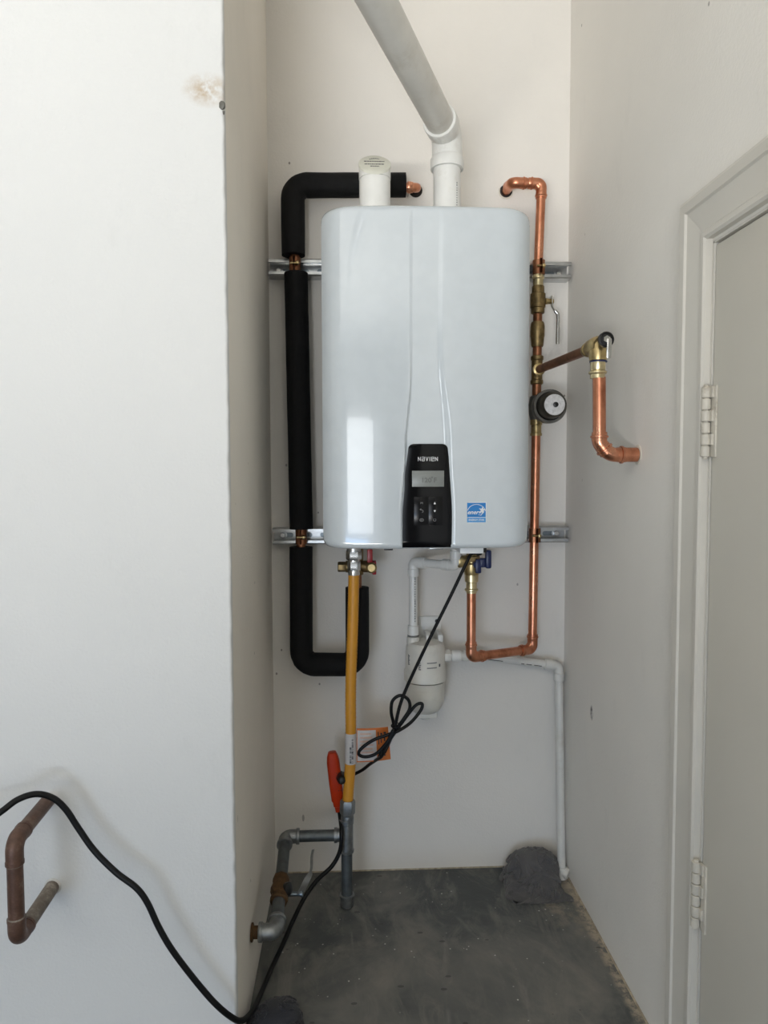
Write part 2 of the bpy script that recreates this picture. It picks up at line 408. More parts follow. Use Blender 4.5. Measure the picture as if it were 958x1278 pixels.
b = MB().box((GX0, GY0 - T, 0), (OPX0, GY0, GZ1)).box((OPX1, GY0 - T, 0), (XR, GY0, GZ1)).box((OPX0, GY0 - T, OPZ1), (OPX1, GY0, GZ1))
struct('wall_rear', b, 'board_rear', 'garage wall with the open garage door behind the viewer', 'wall')

# door casing (moulded), then the door with its hinges
def casing():
    t = bpy.data.objects.new('trim_1', None); scene.collection.objects.link(t); t.location = (XR, DY1, 0)
    tag(t, 'cream painted moulded casing around the door', 'trim', kind='structure')
    W = 0.078
    # profile: (distance from the inner edge, proud height)
    prof = [(0, 0), (0, 0.010), (0.004, 0.013), (0.012, 0.013), (0.015, 0.010), (0.022, 0.010), (0.055, 0.0145), (0.058, 0.018), (0.072, 0.019), (W, 0.016), (W, 0)]
    n = len(prof)
    def bar(name, f0, f1):
        vs = [f0(d, h) for d, h in prof] + [f1(d, h) for d, h in prof]
        fs = [tuple(range(n)), tuple(reversed(range(n, 2 * n)))] + [(i, i + n, (i + 1) % n + n, (i + 1) % n) for i in range(n)]
        MB().add(vs, fs).build(name, 'paint_trim', t, smooth=25)
    g = 0.006                                # reveal
    bar('side_casing', lambda d, h: (XR - h, DY1 + g + d, 0), lambda d, h: (XR - h, DY1 + g + d, DZ1 + g + d))
    bar('head_casing', lambda d, h: (XR - h, DY1 + g + d, DZ1 + g + d), lambda d, h: (XR - h, DY0 - g - d, DZ1 + g + d))
    bar('side_casing', lambda d, h: (XR - h, DY0 - g - d, DZ1 + g + d), lambda d, h: (XR - h, DY0 - g - d, 0))
    b = MB().box((XR - 0.002, DY1 - 0.003, 0), (XR + T, DY1 + 0.0005, DZ1)).box((XR - 0.002, DY0, DZ1 - 0.003), (XR + T, DY1, DZ1 + 0.0005))
    b.build('jamb', 'paint_trim', t, smooth=0)
casing()
def door():
    t = bpy.data.objects.new('door_1', None); scene.collection.objects.link(t); t.location = (XR, DY1, 0)
    tag(t, 'smooth cream painted door with two painted hinges', 'door', kind='structure')
    MB().box((XR - 0.001, DY0 + 0.004, 0.008), (XR + 0.04, DY1 - 0.0065, DZ1 - 0.007), bev=0.0015).build('door_slab', 'paint_door', t)
    for (py0, py1) in ((483, 571), (1086, 1168)):
        z1 = at(878, py0, X=XR - 0.01).z; z0 = at(874, py1, X=XR - 0.01).z; H = z1 - z0
        h = MB().box((XR - 0.0035, DY1 - 0.021, z0), (XR - 0.0005, DY1 - 0.007, z1), bev=0.0006).build('hinge', 'paint_hinge', t)
        yc = DY1 - 0.001; xc = XR - 0.0085
        for k in range(6):
            a = z0 + H * k / 6 + 0.0006; c = z0 + H * (k + 1) / 6 - 0.0006
            q = MB().cyl((xc, yc, a), (xc, yc, c), 0.0072, seg=16)
            if k % 2: q.box((xc + 0.002, yc - 0.014, a), (xc + 0.006, yc - 0.003, c))
            q.build('knuckle', 'paint_hinge', h)
        MB().cyl((xc, yc, z0 - 0.0025), (xc, yc, z1 + 0.0025), 0.0042, seg=12).build('hinge_pin', 'paint_hinge', h)
door()
# paint-filled caulk bead where the platform meets the walls
MB().tube([(XR - 0.001, YF, PZ + 0.001), (XR - 0.001, YB, PZ + 0.001)], 0.0026, 8).build('caulk_bead', 'caulk_dirty', bpy.data.objects['floor_platform'])
MB().tube([(XL, YB - 0.001, PZ + 0.001), (XR, YB - 0.001, PZ + 0.001)], 0.0022, 8).build('caulk_bead', 'caulk_dirty', bpy.data.objects['floor_platform'])

# ------------------------------------------------------------------ water heater
HF = 1.47; HB = 1.777
hl = at(401.5, 470, Y=HF + 0.03).x; hr = at(660.5, 470, Y=HF + 0.03).x
HXC = (hl + hr) / 2; HW = (hr - hl) / 2
HZ1 = at(531, 259.5, Y=HF + 0.02).z; HZ0 = at(531, 684.8, Y=HF + 0.01).z
HZC = (HZ0 + HZ1) / 2; HH = (HZ1 - HZ0) / 2
def hz(py): return at(531, py, Y=HF).z
def hx(px): return at(px, 600, Y=HF).x - HXC
def sstep(a, c, x):
    t = min(1, max(0, (x - a) / (c - a))); return t * t * (3 - 2 * t)
def interp(tab, z):
    for (za, va), (zb, vb) in zip(tab, tab[1:]):
        if za >= z >= zb: 
            t = (za - z) / (za - zb); t = t * t * (3 - 2 * t); return va + (vb - va) * t
    return tab[0][1] if z > tab[0][0] else tab[-1][1]
SL = [(hz(250), hx(513.5)), (hz(470), hx(513.0)), (hz(560), hx(506.5)), (hz(645), hx(501.5)), (hz(700), hx(502))]
SR = [(hz(250), hx(552)), (hz(430), hx(551)), (hz(560), hx(562.5)), (hz(645), hx(567)), (hz(700), hx(566.5))]
SD = [(hz(250), 0.0012), (hz(400), 0.0016), (hz(560), 0.0065), (hz(700), 0.0055)]
CR = 0.019; ER = 0.036
EZ = 0.011
def edge(d, r): return r - math.sqrt(max(0, r * r - (r - d) ** 2)) if d < r else 0.0
def cover_y(x, z, d, recess=True):
    """depth of the front cover at x (from the middle), height z; d = distance to the outline"""
    a = x - hx(513)
    y = HF + (0.48 * a * a if a < 0 else 0.20 * max(0, x - hx(553)) ** 2)
    dx = abs(x) - (HW - CR); dz = abs(z - HZC) - (HH - CR)
    wx = HW - CR + math.sqrt(max(0, CR * CR - max(0, dz) ** 2)) - abs(x)
    wz = HH - CR + math.sqrt(max(0, CR * CR - max(0, dx) ** 2)) - abs(z - HZC)
    y += 0.030 * max(0.0, 1 - max(0, wx) / 0.055) ** 2.7 + edge(max(0, wz), EZ)
    if recess:
        sl = interp(SL, z); sr = interp(SR, z); dep = interp(SD, z)
        ed = sstep(0, 0.03, HZ1 - z) if z > HZC else 1.0
        w = 0.010 if z > hz(470) else 0.010 + 0.004 * sstep(hz(470), hz(560), z)
        y += dep * sstep(sl - 0.003, sl + 0.002, x) * (1 - sstep(sr - w, sr + 0.003, x)) * ed
    return y
heater = thing('tankless_water_heater', (HXC, (HF + HB) / 2, HZ0), 'white wall-hung tankless water heater with black control panel', 'water heater')
def axis(c, half, extra):
    s = set()
    N = 44
    for i in range(N + 1): s.add(round(-half + 2 * half * i / N, 5))
    for k in range(13): 
        t = 0.036 * (1 - math.cos(math.pi / 2 * k / 12)); s.add(round(-half + t, 5)); s.add(round(half - t, 5))
    for e in extra: s.add(round(e, 5))
    s = sorted(s); out = [s[0]]
    for q in s[1:]:
        if q - out[-1] > 0.0004: out.append(q)
    out[-1] = half; out[0] = -half
    return out
ex = []
for k in range(45): ex.append(hx(496) + (hx(572) - hx(496)) * k / 44)
ax = axis(0, HW, ex); az = axis(0, HH, [hz(440) - HZC - 0.005 * k for k in range(40)])
vs = []; idx = {}
for j, zz in enumerate(az):
    for i, xx in enumerate(ax):
        x, z = xx, zz
        dx = abs(x) - (HW - CR); dz = abs(z) - (HH - CR)
        if dx > 0 and dz > 0:
            m_ = max(dx, dz); L = math.hypot(dx, dz); dx *= m_ / L; dz *= m_ / L
            x = math.copysign(HW - CR + dx, x); z = math.copysign(HH - CR + dz, z); d = CR - m_
        else: d = min(HW - abs(x), HH - abs(z))
        d = max(0, d); idx[i, j] = len(vs)
        vs.append((HXC + x, cover_y(x, z + HZC, d), HZC + z))
NX, NZ = len(ax), len(az); fs = []
for j in range(NZ - 1):
    for i in range(NX - 1): fs.append((idx[i, j], idx[i + 1, j], idx[i + 1, j + 1], idx[i, j + 1]))
rim = [(i, 0) for i in range(NX)] + [(NX - 1, j) for j in range(1, NZ)] + [(i, NZ - 1) for i in range(NX - 2, -1, -1)] + [(0, j) for j in range(NZ - 2, 0, -1)]
rid = [idx[k] for k in rim]
prev = rid
for yy, ins in ((1.62, 0.0), (1.622, 0.0016), (HB, 0.0018)):
    nid = []
    for k in rid:
        p = vs[k]; nid.append(len(vs)); vs.append((HXC + (p[0] - HXC) * (1 - ins / HW), yy, HZC + (p[2] - HZC) * (1 - ins / HH)))
    fs += [(prev[q], prev[(q + 1) % len(rid)], nid[(q + 1) % len(rid)], nid[q]) for q in range(len(rid))]
    prev = nid
fs.append(tuple(prev))
MB().add(vs, fs).build('front_cover', 'enamel_white', heater, smooth=30)

# control panel in the tongue of the cover
def panel():
    zt, zb = hz(554), hz(683.6); rows = 40; cols = 24; vs = []; fs = []; pro = 0.0012
    rc = 0.0105
    for layer in (0, 1):
        for r in range(rows + 1):
            t = r / rows; z = zt + (zb - zt) * (t ** 1.35)
            sl = interp([(hz(554), hx(509.5)), (hz(600), hx(505)), (hz(648), hx(502.2)), (hz(700), hx(502))], z)
            sr = interp([(hz(554), hx(558.5)), (hz(600), hx(563.5)), (hz(648), hx(566.5)), (hz(700), hx(566.5))], z)
            dt = zt - z
            ins = rc - math.sqrt(max(0, rc * rc - (rc - dt) ** 2)) if dt < rc else 0
            for c in range(cols + 1):
                x = sl + ins + (sr - sl - 2 * ins) * c / cols
                d = max(0, HH - abs(z - HZC))
                # gently bowed black face, a little proud of the recess
                u = 2 * c / cols - 1
                y = cover_y(x, z, d, False) + 0.0012 + 0.0016 * (u * u) ** 1.5 - (0 if layer == 0 else -0.012)
                vs.append((HXC + x, y, z))
    n = cols + 1; off = n * (rows + 1)
    for r in range(rows):
        for c in range(cols):
            a = r * n + c; fs.append((a, a + 1, a + n + 1, a + n)); fs.append((off + a, off + a + n, off + a + n + 1, off + a + 1))
    rim = [c for c in range(n)] + [r * n + cols for r in range(1, rows + 1)] + [rows * n + c for c in range(cols - 1, -1, -1)] + [r * n for r in range(rows - 1, 0, -1)]
    for q in range(len(rim)):
        a, b_ = rim[q], rim[(q + 1) % len(rim)]; fs.append((a, a + off, b_ + off, b_))
    return MB().add(vs, fs).build('control_panel', 'panel_black', heater, smooth=40)
pan = panel()
PY = HF + 0.0012
def hp(px, py, dy=0.0): return Vector((HXC + hx(px), PY + dy, hz(py)))
def brand():
    b = MB(); cw, ch, st, gap = 0.0060, 0.0088, 0.0011, 0.0019
    x0 = hp(533.8, 572.8).x - (5 * cw + 0.002 + 5 * gap) / 2; zc = hp(533.8, 572.8).z; yy = PY - 0.0008
    def bar(xa, za, xb, zb):
        d = Vector((xb - xa, 0, zb - za)).normalized(); n_ = Vector((-d.z, 0, d.x)) * st / 2; p, q = Vector((xa, 0, za)), Vector((xb, 0, zb))
        b.prism([((p + n_).x, (p + n_).z), ((q + n_).x, (q + n_).z), ((q - n_).x, (q - n_).z), ((p - n_).x, (p - n_).z)], yy, yy + 0.0007)
    T_, B_ = zc + ch / 2 - st / 2, zc - ch / 2 + st / 2
    for ch_ in 'NaVIeN':
        w = 0.002 if ch_ == 'I' else cw; l, r_ = x0 + st / 2, x0 + w - st / 2; t, o_ = zc + ch / 2, zc - ch / 2
        if ch_ == 'N': bar(l, o_, l, t); bar(r_, o_, r_, t); bar(l, t - st / 2, r_, o_ + st / 2)
        elif ch_ == 'a': bar(l - st / 2, T_, r_, T_); bar(r_, t, r_, o_); bar(l, zc, r_, zc); bar(l - st / 2, B_, r_, B_); bar(l, zc, l, o_)
        elif ch_ == 'V': bar(l, t, (l + r_) / 2, o_); bar(r_, t, (l + r_) / 2, o_)
        elif ch_ == 'I': bar((l + r_) / 2, o_, (l + r_) / 2, t)
        else: bar(l, o_, l, t); bar(l, T_, r_ + st / 2, T_); bar(l, zc, r_, zc); bar(l, B_, r_ + st / 2, B_); bar(r_, zc, r_, t)
        x0 += w + gap
    b.build('brand_lettering', 'ink_white', pan, smooth=0)
brand()
a, c = hp(514, 587.5), hp(554, 607.5)
dsp = MB().box((a.x, PY - 0.0007, c.z), (c.x, PY + 0.002, a.z), bev=0.0003).build('display', 'display_grey', pan)
text('display_digits', '120 F', 0.0135, 'display_ink', dsp, hp(535, 599.5, -0.0009), sx=1.1, bold=0.0003)
text('display_digits', '°', 0.012, 'display_ink', dsp, hp(538.8, 598, -0.0009), bold=0.0003)
a, c = hp(516.5, 620), hp(552, 655.5)
pad = MB().box((a.x, PY - 0.0005, c.z), ((a.x + c.x) / 2 - 0.001, PY + 0.003, a.z), bev=0.0003).build('key_pad', 'panel_black_soft', pan)
pad2 = MB().box(((a.x + c.x) / 2 + 0.001, PY - 0.0005, c.z), (c.x, PY + 0.003, a.z), bev=0.0003).build('key_pad', 'panel_black_soft', pan)
def icon(poly, cx, cy, par, mat='ink_grey'):
    o_ = hp(cx, cy); MB().prism([(o_.x + x, o_.z + z) for x, z in poly], PY - 0.0011, PY - 0.0002).build('key_symbol', mat, par, smooth=0)
def ring(r0, cx, cy, par, a0=0, a1=360, w=0.0006, mat='ink_grey', sx=1.0):
    o_ = hp(cx, cy, -0.0007); k = 18
    MB().tube([(o_.x + sx * r0 * math.cos(R(a0 + (a1 - a0) * q / k)), o_.y, o_.z + r0 * math.sin(R(a0 + (a1 - a0) * q / k))) for q in range(k + 1)], w, 5).build('key_symbol', mat, par)
text('key_symbol', 'M', 0.006, 'ink_grey', pad, hp(526, 628, -0.0009), sx=1.2)
ring(0.0024, 526.5, 638, pad, -90, 110); icon([(-0.004, 0.001), (-0.001, 0.0032), (-0.001, -0.0012)], 526, 636.5, pad)
ring(0.0028, 526, 649, pad, sx=1.35); icon([(-0.001, 0.0014), (0.0016, 0), (-0.001, -0.0014)], 526, 649, pad)
icon([(-0.0026, -0.002), (0.0026, -0.002), (0, 0.0026)], 542.3, 628, pad2, 'ink_white')
icon([(-0.0026, 0.002), (0, -0.0026), (0.0026, 0.002)], 542.3, 638, pad2, 'ink_white')
ring(0.0027, 542.3, 649, pad2, 110, 430)

# blue efficiency label
def label():
    zz = (hz(627) + hz(653)) / 2; xx = (hx(582) + hx(607)) / 2
    y0 = cover_y(xx, zz, 0.1) ; S = abs(hx(607) - hx(582)) / 2; Hh = (hz(627) - hz(653)) / 2
    ang = math.atan(2 * 0.20 * (xx - hx(553)))
    cx = HXC + xx
    yf = y0 + 0.0002
    e = MB().box((cx - S, yf - 0.0006, zz - Hh), (cx + S, yf + 0.004, zz + Hh), bev=0.0002).build('efficiency_label', 'label_white', heater)
    k = S * 0.93
    MB().box((cx - k, yf - 0.0010, zz - Hh * 0.44), (cx + k, yf, zz + Hh * 0.94)).build('label_field', 'label_blue', e, smooth=0)
    MB().box((cx - k, yf - 0.0010, zz - Hh * 0.94), (cx + k, yf, zz - Hh * 0.50)).build('label_strip', 'label_blue_light', e, smooth=0)
    pts = [(cx + S * 0.92 * math.cos(R(q)), yf - 0.0011, zz - Hh * 0.02 + Hh * 0.80 * math.sin(R(q))) for q in range(12, 172, 8)]
    MB().tube(pts, 0.0007, 5).build('label_arc', 'label_white', e)
    text('label_script', 'energy', 0.0125, 'label_white', e, (cx - S * 0.12, yf - 0.0013, zz + Hh * 0.02), shear=0.35, bold=0.0002)
    star = []
    for q in range(10):
        r = S * (0.36 if q % 2 == 0 else 0.15); an = R(90 + q * 36 - 8); star.append((cx + S * 0.58 + r * math.cos(an), zz + Hh * 0.24 + r * math.sin(an)))
    MB().prism(star, yf - 0.0014, yf - 0.0004).build('label_star', 'label_white', e, smooth=0)
    text('label_words', 'ENERGY STAR', 0.0052, 'label_white', e, (cx, yf - 0.0013, zz - Hh * 0.72), bold=0.0001)
label()
# small parts below the cabinet
for px, wpx, mat, zz in ((484, 11, 'plastic_black', 0.005), (543, 18, 'zinc', 0.004)):
    p = at(px, 683, Y=1.52); w = wpx / 2 / 885 * 1.52
    MB().box((p.x - w, 1.50, HZ0 - zz), (p.x + w, 1.56, HZ0 + 0.002), bev=0.0012).build('foot_bracket', mat, heater)
p = at(586, 684, Y=1.52); MB().box((p.x - 0.026, 1.488, HZ0 - 0.012), (p.x + 0.024, 1.58, HZ0 + 0.002), bev=0.001).build('junction_box', 'label_white', heater)
p0 = at(597, 682, Y=1.55); MB().cyl((p0.x + 0.008, 1.55, HZ0), (p0.x + 0.008, 1.55, HZ0 - 0.016), 0.010, seg=16).build('cable_gland', 'plastic_black', heater)
MB().box((HXC - 0.16, HB - 0.002, HZ1 - 0.07), (HXC + 0.16, YB - 0.0415, HZ1 - 0.04)).build('mounting_bracket', 'zinc', heater)

# ------------------------------------------------------------------ exhaust vent
EY = 1.60
ev = thing('exhaust_vent_pipe', (at(557.5, 255, Y=EY).x, EY, HZ1), 'white plastic exhaust vent rising from the heater and running overhead to the left', 'vent pipe')
ex0 = at(557.5, 255, Y=EY).x; ec = Vector((ex0, EY, at(557.5, 168, Y=EY).z))
rd = (at(470, 0, Y=1.17) - ec).normalized()
up = Vector((0, 0, 1))
MB().cyl((ex0, EY, HZ1 - 0.004), (ex0, EY, ec.z - 0.05), 0.0302, seg=32).build('riser', 'pvc_white', ev)
zb0 = at(557.5, 212, Y=EY).z; zb1 = at(557.5, 197, Y=EY).z
el = [Vector((ex0, EY, zb1 - 0.002))] + fillet([(ex0, EY, zb1), ec, ec + rd * 0.055], 0.050, 12)[1:]
bend = MB().tube(el, 0.0335, 32).build('elbow', 'pvc_white', ev)
MB().lathe((ex0, EY, zb0), up, [(0, 0.0305), (0, 0.0362), (0.004, 0.0368), (zb1 - zb0 - 0.005, 0.0368), (zb1 - zb0, 0.0337)], 32).build('hub', 'pvc_white', bend)
MB().lathe(ec + rd * 0.068, -rd, [(0, 0.0305), (0, 0.0355), (0.003, 0.0366), (0.03, 0.0366), (0.04, 0.0338)], 32).build('hub', 'pvc_white', bend)
MB().cyl(ec + rd * 0.045, ec + rd * 4.0, 0.0302, seg=40).build('run', 'pvc_grey_white', ev)
b = MB()
for k in range(15):      # faint print up the riser
    z = HZ1 + 0.012 + k * 0.0052; an = R(38)
    b.box((ex0 + 0.0302 * math.sin(an) - 0.0012, EY - 0.0302 * math.cos(an) - 0.0006, z), (ex0 + 0.0302 * math.sin(an) + 0.0010, EY - 0.0302 * math.cos(an) + 0.001, z + random.uniform(0.002, 0.0042)))
b.build('pipe_print', 'ink_grey', ev, smooth=0)
for s in (-1, 1):
    MB().box((ex0 + s * 0.024 - 0.014, EY - 0.034, HZ1 - 0.001), (ex0 + s * 0.024 + 0.014, EY - 0.012, HZ1 + 0.003), bev=0.001).build('collar_clip', 'zinc_dark', ev)

# ------------------------------------------------------------------ capped air intake
IY = 1.56
ix = at(467.5, 235, Y=IY).x
it = thing('air_intake_stub', (ix, IY, HZ1), 'short white air intake stub with slanted printed cap on the heater', 'intake pipe')
zj = at(467.5, 224, Y=IY).z
MB().cyl((ix, IY, HZ1 - 0.004), (ix, IY, zj - 0.0008), 0.0335, seg=32).build('socket', 'pvc_white', it)
MB().lathe((ix, IY, HZ1 - 0.002), up, [(0, 0.026), (0, 0.030), (0.006, 0.030), (0.009, 0.026)], 32).build('base_ring', 'pvc_white', it)
zf = at(467.5, 216, Y=IY - 0.034).z; zk = at(467.5, 196.5, Y=IY + 0.034).z
def slant(r, lift=0.0, seg=40):
    out = []
    for k in range(seg):
        a = 2 * math.pi * k / seg; x = r * math.cos(a); y = r * math.sin(a)
        out.append(Vector((ix + x, IY + y, (zf + zk) / 2 + (zk - zf) * y / 0.068 + lift)))
    return out
r0 = 0.0342; top = slant(r0); n = len(top)
bot = [Vector((p.x, p.y, zj - 0.001)) for p in top]
MB().add(bot + top, [tuple(range(n)), tuple(reversed(range(n, 2 * n)))] + [(k, (k + 1) % n, n + (k + 1) % n, n + k) for k in range(n)]).build('hood', 'pvc_white', it)
a1 = slant(r0 * 1.02, -0.002); a2 = slant(r0 * 1.02, 0.003); a3 = slant(r0 * 0.93, 0.005)
cap = MB().add(a1 + a2 + a3, [tuple(range(n)), tuple(2 * n + k for k in range(n))] + [(q * n + k, q * n + (k + 1) % n, (q + 1) * n + (k + 1) % n, (q + 1) * n + k) for q in (0, 1) for k in range(n)]).build('cap', 'pvc_cap', it)
sl_a = math.atan2(zk - zf, 0.068)
rotM = Matrix.Rotation(sl_a, 4, 'X')
cc = Vector((ix, IY, (zf + zk) / 2 + 0.0052))
b = MB()
for row, (v, half) in enumerate(((0.020, 0.011), (0.007, 0.023), (-0.009, 0.022), (-0.021, 0.010))):
    x = -half
    while x < half - 0.002:
        L = random.uniform(0.003, 0.007); L = min(L, half - x)
        vv = v + (0.004 * (1 - (x / half) ** 2) if row == 0 else 0)
        b.box((x, vv - 0.0016, -0.0003), (x + L - 0.0009, vv + 0.0016, 0.0005), M=Matrix.Translation(cc) @ rotM); x += L
b.build('cap_print', 'ink_print', cap, smooth=0)

# ------------------------------------------------------------------ strut rails with pipe clamps
def strut(py, label):
    l = at(333, py, Y=1.779) if py < 500 else at(340, py, Y=1.779)
    r_ = at(711, py, Y=1.79)
    x0, x1 = max(l.x, XL + 0.004), min(r_.x, XR - 0.004); z = at(400, py, Y=1.779).z
    t = thing('strut_rail', ((x0 + x1) / 2, YB, z), label, 'strut rail', 'strut rails on the back wall')
    h = 0.0206; yf = YB - 0.0413; tk = 0.0025; lip = 0.0095
    prof = [(YB - 0.0003, -h), (yf + 0.003, -h), (yf, -h + 0.003), (yf, -h + lip), (yf + 0.007, -h + lip), (yf + 0.007, -h + lip - tk), (yf + tk, -h + lip - tk), (yf + tk, -h + tk), (YB - tk, -h + tk),
            (YB - tk, h - tk), (yf + tk, h - tk), (yf + tk, h - lip + tk), (yf + 0.007, h - lip + tk), (yf + 0.007, h - lip), (yf, h - lip), (yf, h - 0.003), (yf + 0.003, h), (YB - 0.0003, h)]
    n = len(prof)
    vs = [(x0, y, z + q) for y, q in prof] + [(x1, y, z + q) for y, q in prof]
    MB().add(vs, [tuple(range(n)), tuple(reversed(range(n, 2 * n)))] + [(i, i + n, (i + 1) % n + n, (i + 1) % n) for i in range(n)]).build('channel', 'zinc', t, smooth=20)
    x = x0 + 0.035
    while x < x1 - 0.03:
        if x < HXC - HW + 0.02 or x > HXC + HW - 0.02:
            pts = []
            for k in range(24):
                a = 2 * math.pi * k / 24; pts.append((x + (0.008 if math.cos(a) > 0 else -0.008) + 0.006 * math.cos(a), z + 0.006 * math.sin(a)))
            MB().prism(pts, YB - tk - 0.0008, YB - tk + 0.0004).build('slot', 'zinc_dark', t, smooth=0)
        x += 0.048
    for sx in ((x0 + 0.022), (x1 - 0.022)):
        q = MB().lathe((sx, YB - tk, z), (0, -1, 0), [(0, 0.011), (0.0015, 0.011), (0.0018, 0.0085)], 20).build('washer', 'zinc', t)
        MB().hexnut((sx, YB - tk - 0.0016, z), (sx, YB - tk - 0.008, z), 0.0068).build('anchor_bolt', 'chrome', q)
    return t, z
st1, SZ1 = strut(333.5, 'upper galvanized strut rail on the back wall, behind the heater shoulder')
st2, SZ2 = strut(669, 'lower galvanized strut rail on the back wall, level with the heater bottom')
PY0 = 1.763                                  # axis depth of the wall pipes
def clamp(t, x, z, r, mat, bolt_dx):
    w = 0.0175
    q = MB()
    for s in (-1, 1):
        ring_ = []
        for k in range(13):
            a = R(-90 + 180 * k / 12) if s > 0 else R(-90 - 180 * k / 12)
            ring_.append((x + (r + 0.0012) * math.cos(a), PY0 + (r + 0.0012) * math.sin(a)))
        ring_ = [(x + s * 0.001, PY0 - r - 0.012)] + ring_ + [(x + s * 0.004, YB - 0.036)]
        vs = []; fs = []; m_ = len(ring_)
        for (px, py) in ring_:
            for zz in (-w, w): vs.append((px, py, z + zz))
        for (px, py) in ring_:
            for zz in (-w, w): vs.append((px + s * 0.0018, py - 0.0004, z + zz))
        for k in range(m_ - 1):
            fs.append((2 * k, 2 * k + 1, 2 * k + 3, 2 * k + 2)); o_ = 2 * m_
            fs.append((o_ + 2 * k, o_ + 2 * k + 2, o_ + 2 * k + 3, o_ + 2 * k + 1))
            for e in (0, 1): fs.append((2 * k + e, 2 * k + 2 + e, o_ + 2 * k + 2 + e, o_ + 2 * k + e))
        q.add(vs, fs)
    c = q.build('pipe_clamp', mat, t)
    MB().cyl((x - 0.010, PY0 - r - 0.007, z), (x + 0.012, PY0 - r - 0.007, z), 0.0028, seg=12).hexnut((x + 0.004, PY0 - r - 0.007, z), (x + 0.010, PY0 - r - 0.007, z), 0.0058).build('clamp_bolt', 'brass', c)

# ------------------------------------------------------------------ insulated hot line
FR = 0.0288; CU = 0.0111
hot = thing('insulated_hot_water_pipe', (at(376, 815, Y=PY0).x, PY0, at(376, 828, Y=PY0).z), 'copper hot water pipe in thick black foam insulation left of the heater', 'water pipe')
tl = at(365, 231.5, Y=PY0); th = at(506, 231, Y=PY0)
hw = at(518, 241, Y=YB)
pth = fillet([(hw.x, YB - 0.001, hw.z + 0.012), (hw.x, PY0, tl.z), (th.x - 0.05, PY0, tl.z)], 0.022, 8)
cpe = MB().tube(pth, CU, 20).build('copper_elbow', 'copper', hot)
MB().lathe((th.x + 0.004, PY0, tl.z), (1, 0, 0), [(0, CU), (0, 0.0132), (0.002, 0.0138), (0.008, 0.0138), (0.010, 0.0128), (0.0135, 0.0128), (0.0135, CU)], 20).build('elbow_lip', 'copper', cpe)
MB().lathe((hw.x + 0.001, YB - 0.0012, hw.z + 0.006), (0, 1, 0), [(0, 0.017), (0.001, 0.017)], 20).build('wall_hole', 'dark_hole', hot)
d1 = at(366, 319, Y=PY0)
def foam(pts, rad, seg=28):
    p = fillet(pts, rad, 10)
    r_ = [FR * (1 + random.uniform(-0.018, 0.018)) for _ in p]
    r_[0] *= 0.985; r_[-1] *= 0.985
    # subdivide the straights so the jacket keeps a soft, slightly uneven line
    out = []; rr = []
    for i in range(len(p) - 1):
        L = (p[i + 1] - p[i]).length; k = max(1, int(L / 0.03))
        for q in range(k):
            out.append(p[i].lerp(p[i + 1], q / k)); rr.append(r_[i] * (1 + random.uniform(-0.010, 0.010)))
    out.append(p[-1]); rr.append(r_[-1])
    return MB().tube(out, rr, seg).build('foam_jacket', 'foam_black', hot, smooth=50)
foam([th, tl, d1], 0.034)
m0 = at(369.2, 341, Y=PY0); m1 = at(375.8, 660, Y=PY0)
foam([m0, m1], 0.03)
u0 = at(375.5, 682.5, Y=PY0); u1 = at(376, 829, Y=PY0); u2 = at(446, 829.5, Y=1.715); u3 = at(445.5, 733, Y=1.715)
foam([u0, u1, u2, u3], 0.036)
MB().cyl(at(367.4, 315, Y=PY0), at(368.5, 345, Y=PY0), CU, seg=20).build('copper_tube', 'copper_old', hot)
MB().cyl(at(375.8, 655, Y=PY0), at(375.6, 688, Y=PY0), CU, seg=20).build('copper_tube', 'copper_old', hot)
MB().cyl(at(445.5, 740, Y=1.715), at(445.5, 700, Y=1.715), CU, seg=20).build('copper_tube', 'copper_old', hot)
clamp(st1, at(367.8, 333, Y=PY0).x, SZ1, CU, 'copper_old', 0); clamp(st2, at(375.7, 669, Y=PY0).x, SZ2, CU, 'copper_old', 0)
# service valve with red handle under the heater
vz = at(445, 707, Y=1.715).z; vx = at(445.5, 707, Y=1.715).x
sv = MB().cyl((vx, 1.715, vz - 0.02), (vx, 1.715, HZ0 - 0.001), 0.0155, seg=20).cyl((vx - 0.028, 1.715, vz), (vx + 0.03, 1.715, vz), 0.0145, seg=20)
sv = sv.build('service_valve', 'brass_dark', hot)
MB().hexnut((vx - 0.047, 1.712, vz), (vx - 0.027, 1.712, vz), 0.0125).build('drain_cap', 'brass_dark', sv)
MB().lathe((vx + 0.034, 1.70, vz), (0, -1, 0), [(0, 0.013), (0.012, 0.013), (0.016, 0.009)], 20).build('relief_port', 'brass', sv)
MB().box((vx + 0.036, 1.695, vz - 0.018), (vx + 0.046, 1.725, vz + 0.014), bev=0.002).box((vx + 0.024, 1.69, vz + 0.012), (vx + 0.037, 1.70, vz + 0.044), bev=0.002).build('red_handle', 'plastic_red', sv)

